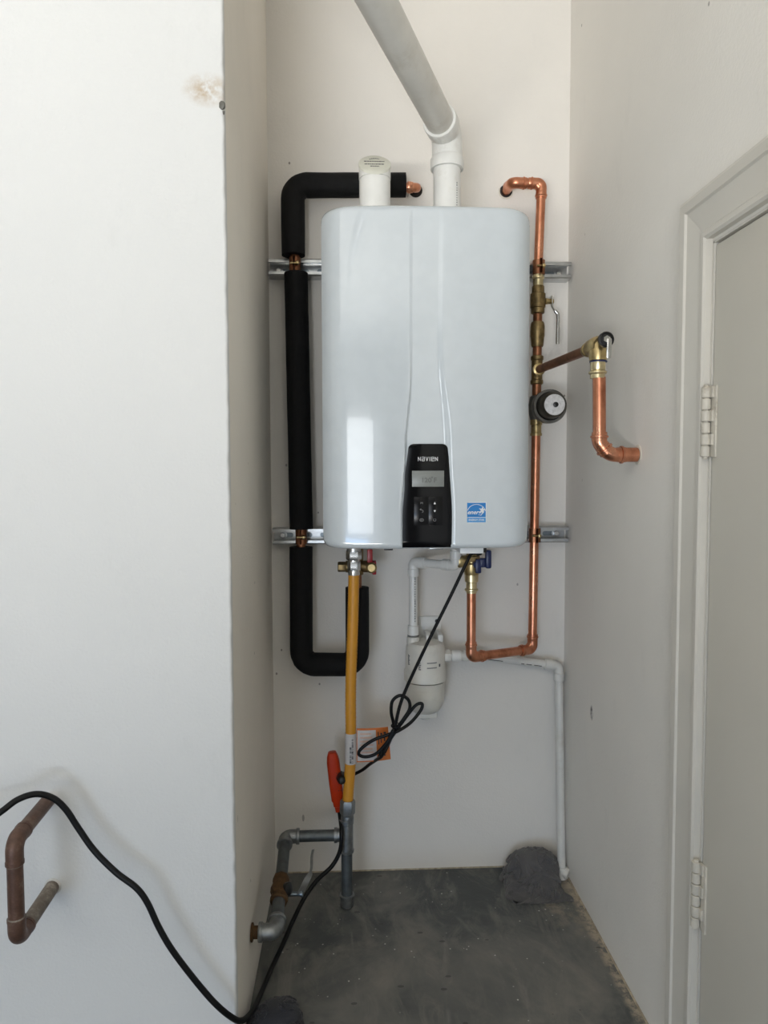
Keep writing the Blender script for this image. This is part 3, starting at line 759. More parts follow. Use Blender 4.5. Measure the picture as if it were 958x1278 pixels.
# ------------------------------------------------------------------ cold line on the right
cold = thing('copper_cold_water_pipe', (at(664, 806, Y=PY0).x, PY0, at(664, 812, Y=PY0).z), 'copper cold water pipe with brass valves running down the right of the heater', 'water pipe')
def cu_fit(mb, p, d, r=0.0138, L=0.016):
    """rolled solder cup at p looking along d"""
    return mb.lathe(p, d, [(0, CU), (0, 0.0128), (0.001, 0.0133), (L * 0.45, 0.0133), (L * 0.5, 0.0148), (L * 0.68, 0.0148), (L * 0.74, 0.0133), (L, 0.0133), (L, CU)], 22)
ctop = at(675.5, 229, Y=PY0); cw = at(633, 237, Y=YB)
ctl = Vector((cw.x, PY0, ctop.z)); cv1 = at(671.5, 330, Y=PY0)
ctop = Vector((ctop.x, PY0, ctop.z))
pth = fillet([(cw.x - 0.004, YB - 0.001, cw.z - 0.004), (ctl.x, PY0 - 0.004, ctl.z), ctop, (cv1.x, PY0, cv1.z)], 0.024, 10)
tp = MB().tube(pth, CU, 22).build('upper_tube', 'copper', cold)
q = MB().tube(fillet([ctop + Vector((-0.024, 0, 0)), ctop, ctop + (cv1 - ctop).normalized() * 0.026], 0.021, 10), 0.0131, 22)
cu_fit(q, ctop + Vector((-0.034, 0, 0)), Vector((1, 0, 0))); cu_fit(q, ctop + (cv1 - ctop).normalized() * 0.020, (cv1 - ctop)); q.build('elbow', 'copper', tp)
q = MB().tube(fillet([(cw.x - 0.003, YB - 0.02, cw.z), (ctl.x, PY0 - 0.003, ctl.z), (ctl.x + 0.026, PY0, ctl.z)], 0.02, 10), 0.0131, 22)
cu_fit(q, Vector((ctl.x + 0.018, PY0, ctl.z)), Vector((1, 0, 0))); q.build('elbow', 'copper', tp)
MB().lathe((cw.x - 0.004, YB - 0.0012, cw.z - 0.004), (0, 1, 0), [(0, 0.0165), (0.001, 0.0165)], 20).build('wall_hole', 'dark_hole', cold)
MB().tube([(cw.x - 0.004 + 0.0175 * math.cos(R(k * 20)), YB - 0.001, cw.z - 0.004 + 0.0175 * math.sin(R(k * 20))) for k in range(8, 18)], 0.0022, 6).build('torn_plaster', 'caulk', cold)
clamp(st1, at(672, 333, Y=PY0).x, SZ1, CU + 0.001, 'copper_old', 0)
def cp(py, px=None):
    return at(px if px else 671.5 - (py - 340) * (671.5 - 665) / 460.0, py, Y=PY0)
A, B = cp(340), cp(803)
dn = (B - A).normalized()
def prof_between(name, mat, spec, par, seg=24):
    """spec = [(pixel row, radius)] along the riser"""
    p0 = cp(spec[0][0]); pr = [((cp(y) - p0).length, r) for y, r in spec]
    return MB().lathe(p0, dn, pr, seg).build(name, mat, par)
prof_between('brass_adapter', 'brass_pale', [(341, 0.0135), (344, 0.0135), (345, 0.0145), (348, 0.0145), (349, 0.0125), (358, 0.0125)], cold)
bv = prof_between('ball_valve', 'brass_dark', [(357, 0.0135), (358, 0.015), (366, 0.0155), (367, 0.0185), (384, 0.0185), (385, 0.0165), (391, 0.0165), (392, 0.013)], cold)
prof_between('copper_tube', 'copper_old', [(391, CU), (405, CU)], cold)
prof_between('check_valve', 'brass_dark', [(402, 0.0145), (404, 0.0165), (408, 0.0175), (420, 0.0175), (421, 0.0165), (431, 0.015), (433, 0.0135)], cold)
prof_between('copper_tube', 'copper_old', [(432, CU), (446, CU)], cold)
te = prof_between('tee', 'brass_dark', [(444, 0.013), (445, 0.0155), (449, 0.0155), (450, 0.0135), (474, 0.0135), (475, 0.0155), (479, 0.0155), (480, 0.013)], cold)
prof_between('copper_tube', 'copper_old', [(478, CU), (495, CU)], cold)
prof_between('brass_adapter', 'brass', [(524, 0.0150), (530, 0.0150), (531, 0.0128), (540, 0.0128), (541, 0.0145), (544, 0.0145)], cold)
b0, b1 = cp(542), B
# stem and lever of the ball valve
sc_ = cp(376) + Vector((0.018, 0, 0))
MB().cyl(sc_, sc_ + Vector((0.018, 0, 0)), 0.008, 0.006, 14).hexnut(sc_ + Vector((0.014, 0, 0)), sc_ + Vector((0.021, 0, 0)), 0.0068).build('valve_stem', 'brass', bv)
lp = [sc_ + Vector((0.016, -0.003, 0.012)), sc_ + Vector((0.017, -0.003, -0.012)), sc_ + Vector((0.026, -0.004, -0.026)), sc_ + Vector((0.031, -0.004, -0.034)), sc_ + Vector((0.0315, -0.004, -0.060)), sc_ + Vector((0.031, -0.004, -0.105))]
lp = spline(lp, 5); q = MB()
vs = []; fs = []
for i, p in enumerate(lp):
    hw_ = 0.0052
    vs += [p + Vector((-0.0012, -hw_, 0)), p + Vector((0.0012, -hw_, 0)), p + Vector((0.0012, hw_, 0)), p + Vector((-0.0012, hw_, 0))]
for i in range(len(lp) - 1):
    for k in range(4): fs.append((4 * i + k, 4 * i + (k + 1) % 4, 4 * i + 4 + (k + 1) % 4, 4 * i + 4 + k))
fs += [(0, 1, 2, 3), tuple(4 * (len(lp) - 1) + k for k in (3, 2, 1, 0))]
q.add(vs, fs); q.tube(lp[9:], 0.0044, 10); q.build('valve_lever', 'chrome', bv)
# round pressure regulator facing the viewer
gc = at(686, 507, Y=1.70)
body = cp(508)
pr = MB().lathe(cp(494), dn, [(0, 0.013), (0.003, 0.0165), (0.022, 0.0195), (0.045, 0.0185), (0.062, 0.0145)], 22).cyl(body, (gc.x, 1.715, gc.z), 0.018, seg=22).build('pressure_regulator', 'dark_grey_metal', cold)
MB().lathe((gc.x, 1.725, gc.z), (0, -1, 0), [(0, 0.034), (0.004, 0.0405), (0.020, 0.0412), (0.028, 0.0405), (0.028, 0.0345), (0.012, 0.0335)], 40).build('outer_ring', 'dark_grey_metal', pr)
MB().lathe((gc.x, 1.72, gc.z), (0, -1, 0), [(0, 0.0325), (0.045, 0.0315), (0.056, 0.0290), (0.060, 0.0262)], 36).build('bell', 'olive_metal', pr)
fc = MB().lathe((gc.x, 1.664, gc.z), (0, -1, 0), [(0, 0.0255), (0.0036, 0.0255), (0.0046, 0.0235)], 36).build('face_disc', 'gauge_face', pr)
MB().lathe((gc.x + 0.002, 1.660, gc.z), (0, -1, 0), [(0, 0.0064), (0.004, 0.0060), (0.005, 0.004)], 20).build('adjusting_screw', 'plastic_black', fc)
# down to the U-turn and up to the heater inlet
b2 = at(588, 822, Y=1.69); b3 = at(588, 735, Y=1.69)
bt = at(664, 810, Y=PY0)
b2 = Vector((b3.x, 1.69, bt.z))
pth = fillet([b0, bt, b2, b3], 0.026, 10)
lt = MB().tube(pth, CU, 22).build('lower_tube', 'copper', cold)
def elbow(c, da, db, par, mat='copper'):
    q = MB().tube(fillet([c + da * 0.026, c, c + db * 0.026], 0.023, 10), 0.0131, 22)
    cu_fit(q, c + da * 0.022, da); cu_fit(q, c + db * 0.022, db); q.build('elbow', mat, par)
elbow(bt, (b0 - bt).normalized(), (b2 - bt).normalized(), lt); elbow(b2, (bt - b2).normalized(), (b3 - b2).normalized(), lt)
clamp(st2, cp(669).x, SZ2, CU + 0.001, 'copper_old', 0)
# inlet service valve, blue handle
z_a = at(588, 740, Y=1.69).z; z_b = at(588, 716, Y=1.69).z
MB().lathe((b3.x, 1.69, z_a), up, [(0, 0.0128), (0.004, 0.0128), (0.006, 0.0165), (0.010, 0.0165), (0.012, 0.0132), (0.026, 0.0132), (0.028, 0.0165), (z_b - z_a, 0.0170)], 22).build('brass_adapter', 'brass_pale', cold)
z_c = at(588, 700, Y=1.69).z
v = MB().lathe((b3.x, 1.69, z_b - 0.002), up, [(0, 0.017), (0.010, 0.0195), (0.026, 0.0195), (0.03, 0.016), (0.034, 0.016)], 22).cyl((b3.x - 0.03, 1.685, z_c), (b3.x, 1.69, z_c), 0.014, seg=20)
v = v.build('service_valve', 'brass', cold)
MB().hexnut((b3.x, 1.69, z_b + 0.030), (b3.x, 1.69, z_b + 0.044), 0.0205).build('union_nut', 'brass_dark', v)
MB().cyl((b3.x, 1.69, z_b + 0.043), (b3.x, 1.69, HZ0 - 0.0005), 0.0125, seg=20).build('inlet_nipple', 'brass', v)
MB().lathe((b3.x - 0.030, 1.682, z_c), (-0.15, -1, 0), [(-0.018, 0.014), (0.010, 0.014), (0.013, 0.010)], 20).build('drain_port', 'brass', v)
bx_ = b3.x
MB().box((bx_ + 0.004, 1.655, z_c - 0.026), (bx_ + 0.018, 1.668, z_c + 0.008), bev=0.003).box((bx_ + 0.014, 1.655, z_c - 0.012), (bx_ + 0.030, 1.668, z_c + 0.010), bev=0.003).box((bx_ + 0.027, 1.648, z_c - 0.014), (bx_ + 0.041, 1.664, z_c + 0.030), bev=0.004).cyl((bx_ + 0.008, 1.69, z_c - 0.006), (bx_ + 0.008, 1.656, z_c - 0.006), 0.009, seg=16).build('blue_handle', 'plastic_blue', v)

# ------------------------------------------------------------------ branch to the right wall
br_s = cp(462); VY = 1.36
ve = at(746, 432, Y=VY); ve.z = br_s.z - 0.012
brn = thing('copper_branch_pipe', (ve.x, VY, at(750, 570, Y=VY).z), 'copper branch with brass angle valve dropping into the right wall', 'water pipe')
bd = (ve - br_s).normalized()
MB().lathe(br_s + bd * 0.006, bd, [(0, 0.011), (0.006, 0.0148), (0.014, 0.0152), (0.016, 0.0105)], 22).build('socket', 'brass', brn)
MB().cyl(br_s + bd * 0.018, ve - bd * 0.040, 0.0100, seg=22).build('horizontal_tube', 'copper_old', brn)
av = MB().lathe(ve - bd * 0.062, bd, [(0, 0.0105), (0, 0.0130), (0.008, 0.0135), (0.010, 0.0150), (0.014, 0.0150), (0.016, 0.0132), (0.024, 0.0135), (0.030, 0.0175), (0.050, 0.0185), (0.066, 0.0185), (0.074, 0.014)], 24)
av.lathe(ve + Vector((0, 0, 0.002)), (0, 0, -1), [(-0.006, 0.013), (0, 0.0165), (0.024, 0.0170), (0.030, 0.0158)], 24)
av = av.build('angle_valve', 'brass', brn)
MB().lathe(ve + Vector((0.001, 0, -0.0295)), (0, 0, -1), [(0, 0.0166), (0.0022, 0.0166)], 24).build('seal_ring', 'plastic_blue', av)
hcn = ve + Vector((0.004, -0.024, 0.006))
hd = MB().lathe(hcn, (0.0, -1, 0), [(0, 0.0125), (0.003, 0.0148), (0.010, 0.0148), (0.0115, 0.0125), (0.0085, 0.0110)], 28).build('valve_cap', 'plastic_black', av)
MB().hexnut(hcn + Vector((0, -0.006, 0)), hcn + Vector((0, -0.014, 0)), 0.0075).build('cap_nut', 'chrome', hd)
MB().box(hcn + Vector((-0.001, -0.016, -0.036)), hcn + Vector((0.0085, -0.011, 0.001)), bev=0.0015, M=None).build('lever', 'chrome', hd)
vd = at(753, 556, Y=VY); vd = Vector((ve.x + 0.004, VY, vd.z))
c1 = ve + Vector((0, 0, -0.0315))
RV = 0.0124
MB().lathe(c1, (0, 0, -1), [(0, 0.0135), (0.0, 0.0145), (0.014, 0.0145), (0.016, 0.0135), (0.018, 0.0172), (0.0215, 0.0172), (0.0235, 0.0142), (0.031, 0.0142), (0.031, RV)], 24).build('brass_adapter', 'brass_pale', brn)
wz = at(797, 570, X=XR).z
zt_ = c1.z - 0.028; zb_ = at(752, 546, Y=VY).z
cA = Vector((ve.x + 0.003, VY, zt_)); cB = Vector((ve.x + 0.005, VY, zb_)); cC = Vector((ve.x + 0.024, VY, wz + 0.004)); cD = Vector((XR, VY, wz + 0.004))
cB2 = cB + Vector((0, 0, 0.004))
vt = MB().cyl(cA, cB, RV, seg=24).build('vertical_tube', 'copper', brn)
pe = fillet([cB, Vector((cB.x, VY, cB.z - 0.010)), cC, Vector((XR - 0.002, VY, cC.z))], 0.019, 8)
eb = MB().tube(pe, RV + 0.0016, 24).build('elbow', 'copper', brn)
def cupring(p, d): return MB().lathe(p, d, [(0, RV), (0, 0.0145), (0.006, 0.0147), (0.007, 0.0172), (0.0105, 0.0172), (0.0115, 0.0147), (0.017, 0.0147), (0.018, RV)], 24)
cupring(cB + Vector((0, 0, 0.010)), (0, 0, -1)).build('solder_cup', 'copper', eb)
md = (cC - Vector((cB.x, VY, cB.z - 0.010))).normalized()
cupring(Vector((cB.x, VY, cB.z - 0.010)).lerp(cC, 0.42) - md * 0.005, md).build('solder_cup', 'copper', eb)
cupring(cC + Vector((0.016, 0, 0)), (1, 0, 0)).build('solder_cup', 'copper', eb)
MB().lathe((XR - 0.0015, VY, cD.z), (1, 0, 0), [(0, 0.019), (0.0012, 0.020)], 20).build('wall_hole', 'caulk', brn)

# ------------------------------------------------------------------ condensate: neutralizer canister and its pipes
NY = 1.757; PV = 0.0107
nc = at(530.5, 850, Y=NY); ncx = nc.x
can = thing('condensate_filter_canister', (ncx, NY, at(530, 897, Y=NY).z), 'white condensate neutralizer canister hanging on the back wall', 'filter canister')
def nz(py): return at(530, py, Y=NY).z
hd = MB().lathe((ncx, NY, nz(848)), up, [(0, 0.0490), (0.002, 0.0535), (nz(836) - nz(848), 0.0535), (nz(834) - nz(848), 0.0505), (nz(812) - nz(848), 0.0500), (nz(806) - nz(848), 0.0480), (nz(801) - nz(848), 0.0420), (nz(799) - nz(848), 0.030)], 40).build('head', 'canister_white', can)
MB().lathe((ncx, NY, nz(849)), (0, 0, -1), [(0, 0.049), (0.03, 0.0485), (0.052, 0.046), (0.066, 0.0415), (0.076, 0.033), (0.082, 0.02)], 40).build('bowl', 'canister_bowl', can)
MB().box((ncx - 0.024, NY - 0.024, nz(893)), (ncx + 0.028, NY + 0.024, nz(884)), bev=0.003).cyl((ncx + 0.0, NY, nz(897)), (ncx + 0.0, NY, nz(892)), 0.012, seg=16).build('drain_plug', 'canister_white', can)
pz = at(540, 790, Y=YB)
MB().box((ncx - 0.012, YB - 0.006, nz(806)), (ncx + 0.048, YB - 0.0005, nz(775)), bev=0.002).build('wall_bracket', 'pvc_white', can)
for dx in (0.008, 0.038):
    MB().box((ncx + dx - 0.006, NY - 0.006, nz(803)), (ncx + dx + 0.006, YB - 0.004, nz(792)), bev=0.0015).build('bracket_tab', 'pvc_white', can)
MB().lathe((ncx + 0.036, YB - 0.006, nz(781)), (0, -1, 0), [(0, 0.005), (0.002, 0.005), (0.003, 0.003)], 14).build('bracket_screw', 'plastic_black', can)
def on_head(b, an, z, w, h): b.box((-w / 2, -0.0005, 0), (w / 2, 0.0005, h), M=Matrix.Translation((ncx + 0.0504 * math.sin(R(an)), NY - 0.0504 * math.cos(R(an)), z)) @ Matrix.Rotation(R(an), 4, 'Z'))
for an, z0_, L in ((-62, 826, 5), (-24, 830, 4)):
    b = MB(); on_head(b, an, nz(z0_), 0.002, 0.0052 * L)
    for k in range(L): on_head(b, an + 2.5, nz(z0_) + k * 0.0052, 0.006 - 0.0025 * (k % 2), 0.0034)
    b.build('head_print', 'ink_grey', hd, smooth=0)
for z in (822, 828):
    b = MB()
    for q_ in range(12): on_head(b, q_ * 2.4, nz(z), 0.0022, 0.0026)
    b.build('head_print', 'ink_grey', hd, smooth=0)
b = MB(); on_head(b, 38, nz(827), 0.0044, 0.007); b.build('head_print', 'ink_print', hd, smooth=0)

inl = thing('condensate_inlet_pipe', (at(515, 795, Y=NY).x, NY, nz(797)), 'white plastic pipe from the heater bottom down to the canister inlet', 'drain pipe')
def pv_hub(p, d, L=0.020, r=0.0140): return MB().lathe(p, d, [(0, PV), (0, r - 0.001), (0.001, r), (L - 0.001, r), (L, r - 0.001), (L, PV)], 22)
iA = at(568.5, 683, Y=1.68); iB = at(568.5, 706, Y=1.68); iC = at(514.5, 706, Y=NY); iD = at(515.5, 800, Y=NY)
iA = Vector((iB.x, 1.68, HZ0 - 0.001)); iC = Vector((iD.x, NY, iB.z))
MB().tube(fillet([iA, iB, iC, iD], 0.018, 8), PV, 22).build('tube', 'pvc_white', inl)
def pv_elbow(c, da, db, par, mat='pvc_white', k=0.019):
    q = MB().tube(fillet([c + da * k, c, c + db * k], 0.017, 8), 0.0125, 22); e = q.build('elbow', mat, par)
    pv_hub(c + da * (k - 0.003), da).build('hub', mat, e); pv_hub(c + db * (k - 0.003), db).build('hub', mat, e)
pv_elbow(iB, (iA - iB).normalized(), (iC - iB).normalized(), inl); pv_elbow(iC, (iB - iC).normalized(), (iD - iC).normalized(), inl)
pv_hub(Vector((iD.x, NY, nz(792))), up, 0.024, 0.0140).build('coupling', 'pvc_white', inl)
MB().lathe((iD.x, NY, nz(793.5)), up, [(0, 0.0145), (0.0022, 0.0145)], 22).build('seal_ring', 'ink_grey', inl)
MB().lathe((iD.x, NY, nz(803)), up, [(0, 0.0165), (0.018, 0.0158)], 22).build('inlet_socket', 'canister_white', inl)
b = MB()
for k in range(19):
    z = nz(775) + k * 0.0062; b.box((iD.x + 0.0022, NY - PV - 0.0004, z), (iD.x + 0.0048, NY - PV + 0.002, z + random.uniform(0.002, 0.005)))
b.build('pipe_print', 'ink_grey', inl, smooth=0)

out = thing('condensate_drain_pipe', (at(708, 1100, Y=1.80).x, 1.79, PZ), 'white plastic drain pipe from the canister along the wall and down to the floor', 'drain pipe')
DY_ = 1.792
oA = Vector((ncx + 0.049, NY, nz(819))); oB = at(590, 826, Y=DY_); oC = at(697, 831, Y=DY_); oD = at(708.5, 1085, Y=DY_ - 0.03)
oA1 = Vector((oB.x - 0.028, NY, oA.z)); oB = Vector((oB.x, DY_, oA.z - 0.008))
oC = Vector((min(oC.x, XR - 0.022), DY_, oC.z))
oD = Vector((min(oD.x, XR - 0.018), oD.y, oD.z))
MB().hexnut(oA - Vector((0.004, 0, 0)), oA + Vector((0.014, 0, 0)), 0.0165).build('union_nut', 'canister_white', out)
MB().tube([oA, oA1], PV, 22).build('tube', 'pvc_grey_white', out)
pv_hub(oA + Vector((0.018, 0, 0)), (1, 0, 0), 0.022, 0.0142).build('coupling', 'pvc_white', out)
MB().tube(fillet([oA1 - Vector((0.004, 0, 0)), oA1 + Vector((0.012, 0, 0)), oB, oB + Vector((0.02, 0, 0))], 0.012, 6), 0.0138, 22).build('offset_elbow', 'pvc_grey_white', out)
oe = oC + (oD - oC).normalized() * 0.0
MB().tube(fillet([oB, oC, oD], 0.018, 8), PV, 22).build('tube', 'pvc_grey_white', out)
pv_elbow(oC, (oB - oC).normalized(), (oD - oC).normalized(), out, 'pvc_grey_white', 0.021)
for t_, L in ((0.16, 0.040), (0.55, 0.008), (0.61, 0.014), (0.70, 0.020)):
    pp = oB.lerp(oC, t_); p2 = pp + (oC - oB).normalized() * L
    MB().tube([pp + Vector((0, -PV * 0.94, -0.0040)), p2 + Vector((0, -PV * 0.94, -0.0040))], 0.0012, 6).build('pipe_print', 'ink_print', out)
fe = Vector((oD.x + 0.0, oD.y, PZ + 0.022))
MB().tube(fillet([oD + Vector((0, 0, 0.004)), Vector((fe.x, fe.y, PZ + 0.018)), Vector((XR - 0.003, fe.y - 0.012, PZ + 0.014))], 0.016, 8), 0.0135, 22).build('foot_elbow', 'pvc_grey_white', out)
pv_hub(oD + Vector((0, 0, 0.008)), (0, 0, -1), 0.03, 0.0145).build('hub', 'pvc_white', out)

# ------------------------------------------------------------------ gas line
GY = 1.668
gx = at(433, 1142, Y=GY).x
gas = thing('iron_gas_pipe', (gx, GY, PZ), 'galvanized iron gas pipe with tee and drip leg standing on the alcove floor', 'gas pipe')
def gz(py): return at(433, py, Y=GY).z
GP = 0.0133
MB().cyl((gx, GY, PZ + 0.012), (gx, GY, gz(1058)), GP, seg=24).build('drip_leg', 'galvanized_pipe', gas)
MB().lathe((gx, GY, PZ + 0.0005), up, [(0, 0.013), (0.003, 0.0158), (0.022, 0.0165), (0.026, 0.018), (0.030, 0.018), (0.031, GP)], 24).build('cap', 'galvanized', gas)
tz = gz(1042)
te = MB().lathe((gx, GY, gz(1063)), up, [(0, GP), (0, 0.0170), (0.001, 0.0175), (0.006, 0.0175), (0.007, 0.0158), (gz(1028) - gz(1063), 0.0158), (gz(1027) - gz(1063), 0.0175), (gz(1022) - gz(1063), 0.0175), (gz(1022) - gz(1063), GP)], 24).lathe((gx, GY, tz), (-1, 0, 0), [(0, 0.0155), (0.022, 0.0155), (0.023, 0.0175), (0.030, 0.0175), (0.030, GP)], 24).build('tee', 'galvanized', gas)
MB().cyl((gx, GY, gz(1024)), (gx, GY, gz(1010)), 0.0128, seg=24).build('nipple', 'zinc_dark', gas)
lx = at(356, 1043, Y=GY).x
MB().cyl((gx - 0.026, GY, tz), (lx + 0.02, GY, tz), GP, seg=24).build('nipple', 'galvanized_pipe', gas)
WY = 1.475; wp = at(313, 1165, X=XL); WY = wp.y
ez = wp.z + 0.002; e1 = Vector((lx, GY, tz)); e2 = Vector((at(344, 1160, Y=WY).x, WY, ez)); w0 = Vector((XL + 0.001, WY, ez))
def iron_elbow(c, da, db):
    q = MB().tube(fillet([c + da * 0.030, c, c + db * 0.030], 0.026, 10), 0.0160, 24)
    for d in (da, db): q.lathe(c + d * 0.026, d, [(0, 0.016), (0, 0.0178), (0.001, 0.0185), (0.007, 0.0185), (0.008, 0.0178), (0.008, GP)], 24)
    q.build('elbow', 'galvanized', gas)
dd = (e2 - e1).normalized()
MB().cyl(e1 + dd * 0.02, e2 - dd * 0.02, GP, seg=24).build('sloping_tube', 'galvanized_pipe', gas)
iron_elbow(e1, Vector((1, 0, 0)), dd); iron_elbow(e2, -dd, Vector((-1, 0, 0)))
MB().cyl(w0, e2 - Vector((0.02, 0, 0)), GP * 0.9, seg=20).build('wall_nipple', 'rust_brass', gas)
MB().lathe(w0, (1, 0, 0), [(0, 0.0175), (0.003, 0.0175), (0.004, 0.0150)], 24).build('escutcheon', 'rust_brass', gas)
vm = e1.lerp(e2, 0.60)
gv = MB().lathe(vm - dd * 0.036, dd, [(0, 0.0165), (0.002, 0.0180), (0.012, 0.0180), (0.016, 0.0165), (0.030, 0.0205), (0.044, 0.0205), (0.056, 0.0165), (0.060, 0.0190), (0.072, 0.0190), (0.074, 0.016)], 8).build('gas_cock', 'rust_brass', gas)
sd = Vector((0.86, -0.45, 0.30)).normalized()
MB().lathe(vm + sd * 0.016, sd, [(0, 0.013), (0.008, 0.013), (0.012, 0.006)], 18).build('valve_bonnet', 'plastic_black', gv)
b = MB().lathe(vm + Vector((0.016, -0.006, -0.008)), Vector((1, -0.1, 0.08)), [(0, 0.005), (0.026, 0.005), (0.028, 0.007), (0.034, 0.007), (0.035, 0.004)], 14).build('valve_stem', 'zinc_dark', gv)
hp0 = vm + Vector((0.045, -0.010, -0.004))
lev = spline([hp0, hp0 + Vector((0.008, 0.004, 0.016)), hp0 + Vector((0.016, 0.012, 0.030)), hp0 + Vector((0.022, 0.016, 0.045)), hp0 + Vector((0.023, 0.018, 0.070)), hp0 + Vector((0.026, 0.018, 0.085))], 5)
vs = []; fs = []
for i, p in enumerate(lev):
    hw_ = 0.010 if i < 10 else 0.010 - 0.0065 * min(1, (i - 10) / 3)
    vs += [p + Vector((-hw_ * 0.8, -hw_ * 0.5, 0)) + Vector((0, 0.0012, 0)), p + Vector((hw_ * 0.8, hw_ * 0.5, 0)) + Vector((0, 0.0012, 0)), p + Vector((hw_ * 0.8, hw_ * 0.5, 0)) - Vector((0, 0.0012, 0)), p + Vector((-hw_ * 0.8, -hw_ * 0.5, 0)) - Vector((0, 0.0012, 0))]
for i in range(len(lev) - 1):
    for k in range(4): fs.append((4 * i + k, 4 * i + (k + 1) % 4, 4 * i + 4 + (k + 1) % 4, 4 * i + 4 + k))
fs += [(0, 1, 2, 3), tuple(4 * (len(lev) - 1) + k for k in (3, 2, 1, 0))]
MB().add(vs, fs).build('valve_handle', 'zinc', gv)

hose = thing('yellow_gas_hose', (gx, GY, gz(1012)), 'yellow coated flexible gas hose between the iron pipe and the heater', 'gas hose')
h0 = Vector((gx + 0.003, GY, gz(1000))); hN = at(441.5, 716, Y=GY - 0.01)
hm = [h0, at(437.5, 940, Y=GY), at(437.5, 860, Y=GY), at(440, 780, Y=GY - 0.005), hN]
hpts = spline(hm, 40)
# corrugated: ripple the radius along its length
acc = 0; rr = []
for i, p in enumerate(hpts):
    if i: acc += (p - hpts[i - 1]).length
    rr.append(0.0130 + 0.0004 * math.sin(acc * 2 * math.pi / 0.0068))
MB().tube(hpts, rr, 20).build('flexible_tube', 'hose_yellow', hose, smooth=60)
MB().hexnut((gx + 0.002, GY, gz(1016)), (gx + 0.003, GY, gz(998)), 0.0185).lathe((gx + 0.002, GY, gz(1024)), up, [(0, 0.0145), (0.006, 0.0160), (0.014, 0.0150)], 20).build('lower_nut', 'galvanized', hose)
hn = MB().hexnut((hN.x, hN.y, at(442, 712, Y=GY).z), (hN.x, hN.y, at(442, 699, Y=GY).z), 0.0155).lathe(hN + Vector((0, 0, -0.003)), up, [(0, 0.0134), (0.006, 0.0140), (0.012, 0.0140)], 20)
hn.hexnut((hN.x, hN.y, at(442, 698, Y=GY).z), (hN.x, hN.y, at(442, 686, Y=GY).z), 0.0185).lathe((hN.x, hN.y, at(442, 700, Y=GY).z), up, [(0, 0.014), (0.006, 0.014)], 20).build('upper_nut', 'chrome', hose)
MB().cyl((hN.x, hN.y, at(442, 688, Y=GY).z), (hN.x, hN.y, HZ0 - 0.0005), 0.0165, seg=20).build('gas_inlet', 'zinc', hose)
lb0, lb1 = at(437.5, 952, Y=GY), at(437.5, 914.5, Y=GY)
MB().lathe(lb0, lb1 - lb0, [(0, 0.0139), ((lb1 - lb0).length, 0.0139)], 24).build('barcode_label', 'paper_white', hose)
b = MB()
for k in range(30):
    t = 0.06 + 0.86 * k / 30
    for c_ in (0, 1):
        if c_ == 0 and t > 0.60: continue
        if c_ == 1 and t > 0.84: continue
        if random.random() < 0.25: continue
        an = R(-2 + 20 * c_); p = lb0.lerp(lb1, t); 
        b.box((-0.0021, -0.0004, 0), (0.0021, 0.0004, random.choice((0.0007, 0.0013, 0.0018))), M=Matrix.Translation((p.x + 0.0140 * math.sin(an), p.y - 0.0140 * math.cos(an), p.z)) @ Matrix.Rotation(an, 4, 'Z'))
b.build('barcode', 'ink_print', bpy.data.objects['barcode_label'], smooth=0)

# folded orange warning tag hanging from the hose
def wtag():
    y = GY - 0.010
    p = [at(445, 909, Y=y), at(484, 907, Y=y - 0.004), at(487.5, 947.5, Y=y - 0.004), at(445, 951.5, Y=y)]
    t = thing('warning_tag', p[3], 'orange and white folded warning tag on the yellow gas hose', 'tag')
    def quad(name, mat, u0, u1, v0, v1, th=0.0005, dy=0.0, par=t, bow=0.004):
        n = 8; vs = []; fs = []
        for lay in (0, 1):
            for i in range(n + 1):
                u = u0 + (u1 - u0) * i / n
                for v_ in (v0, v1):
                    q = (p[0].lerp(p[1], u)).lerp(p[3].lerp(p[2], u), v_); vs.append(q + Vector((0, -bow * math.sin(math.pi * u) - dy + lay * th, 0)))
        o_ = 2 * (n + 1)
        for i in range(n):
            fs += [(2 * i, 2 * i + 1, 2 * i + 3, 2 * i + 2), (o_ + 2 * i, o_ + 2 * i + 2, o_ + 2 * i + 3, o_ + 2 * i + 1), (2 * i, 2 * i + 2, o_ + 2 * i + 2, o_ + 2 * i), (2 * i + 1, o_ + 2 * i + 1, o_ + 2 * i + 3, 2 * i + 3)]
        fs += [(0, o_, o_ + 1, 1), (2 * n, 2 * n + 1, o_ + 2 * n + 1, o_ + 2 * n)]
        return MB().add(vs, fs).build(name, mat, par)
    s = quad('tag_sheet', 'paper_orange', 0, 1, 0, 1)
    quad('tag_front_page', 'paper_white', 0.02, 0.60, 0.06, 0.96, dy=0.0008)
    random.seed(5)
    for k in range(7):
        quad('print_line', 'paper_pink', 0.10, random.uniform(0.36, 0.52), 0.14 + k * 0.11, 0.19 + k * 0.11, th=0.0003, dy=0.0012, par=s)
    for (u0, u1, v0, v1) in ((0.66, 0.69, 0.12, 0.5), (0.74, 0.80, 0.16, 0.24), (0.74, 0.77, 0.28, 0.46), (0.84, 0.92, 0.14, 0.20), (0.84, 0.88, 0.26, 0.42), (0.72, 0.90, 0.72, 0.76), (0.70, 0.86, 0.82, 0.86)):
        quad('print_mark', 'ink_black', u0, u1, v0, v1, th=0.0003, dy=0.0008, par=s)
wtag()

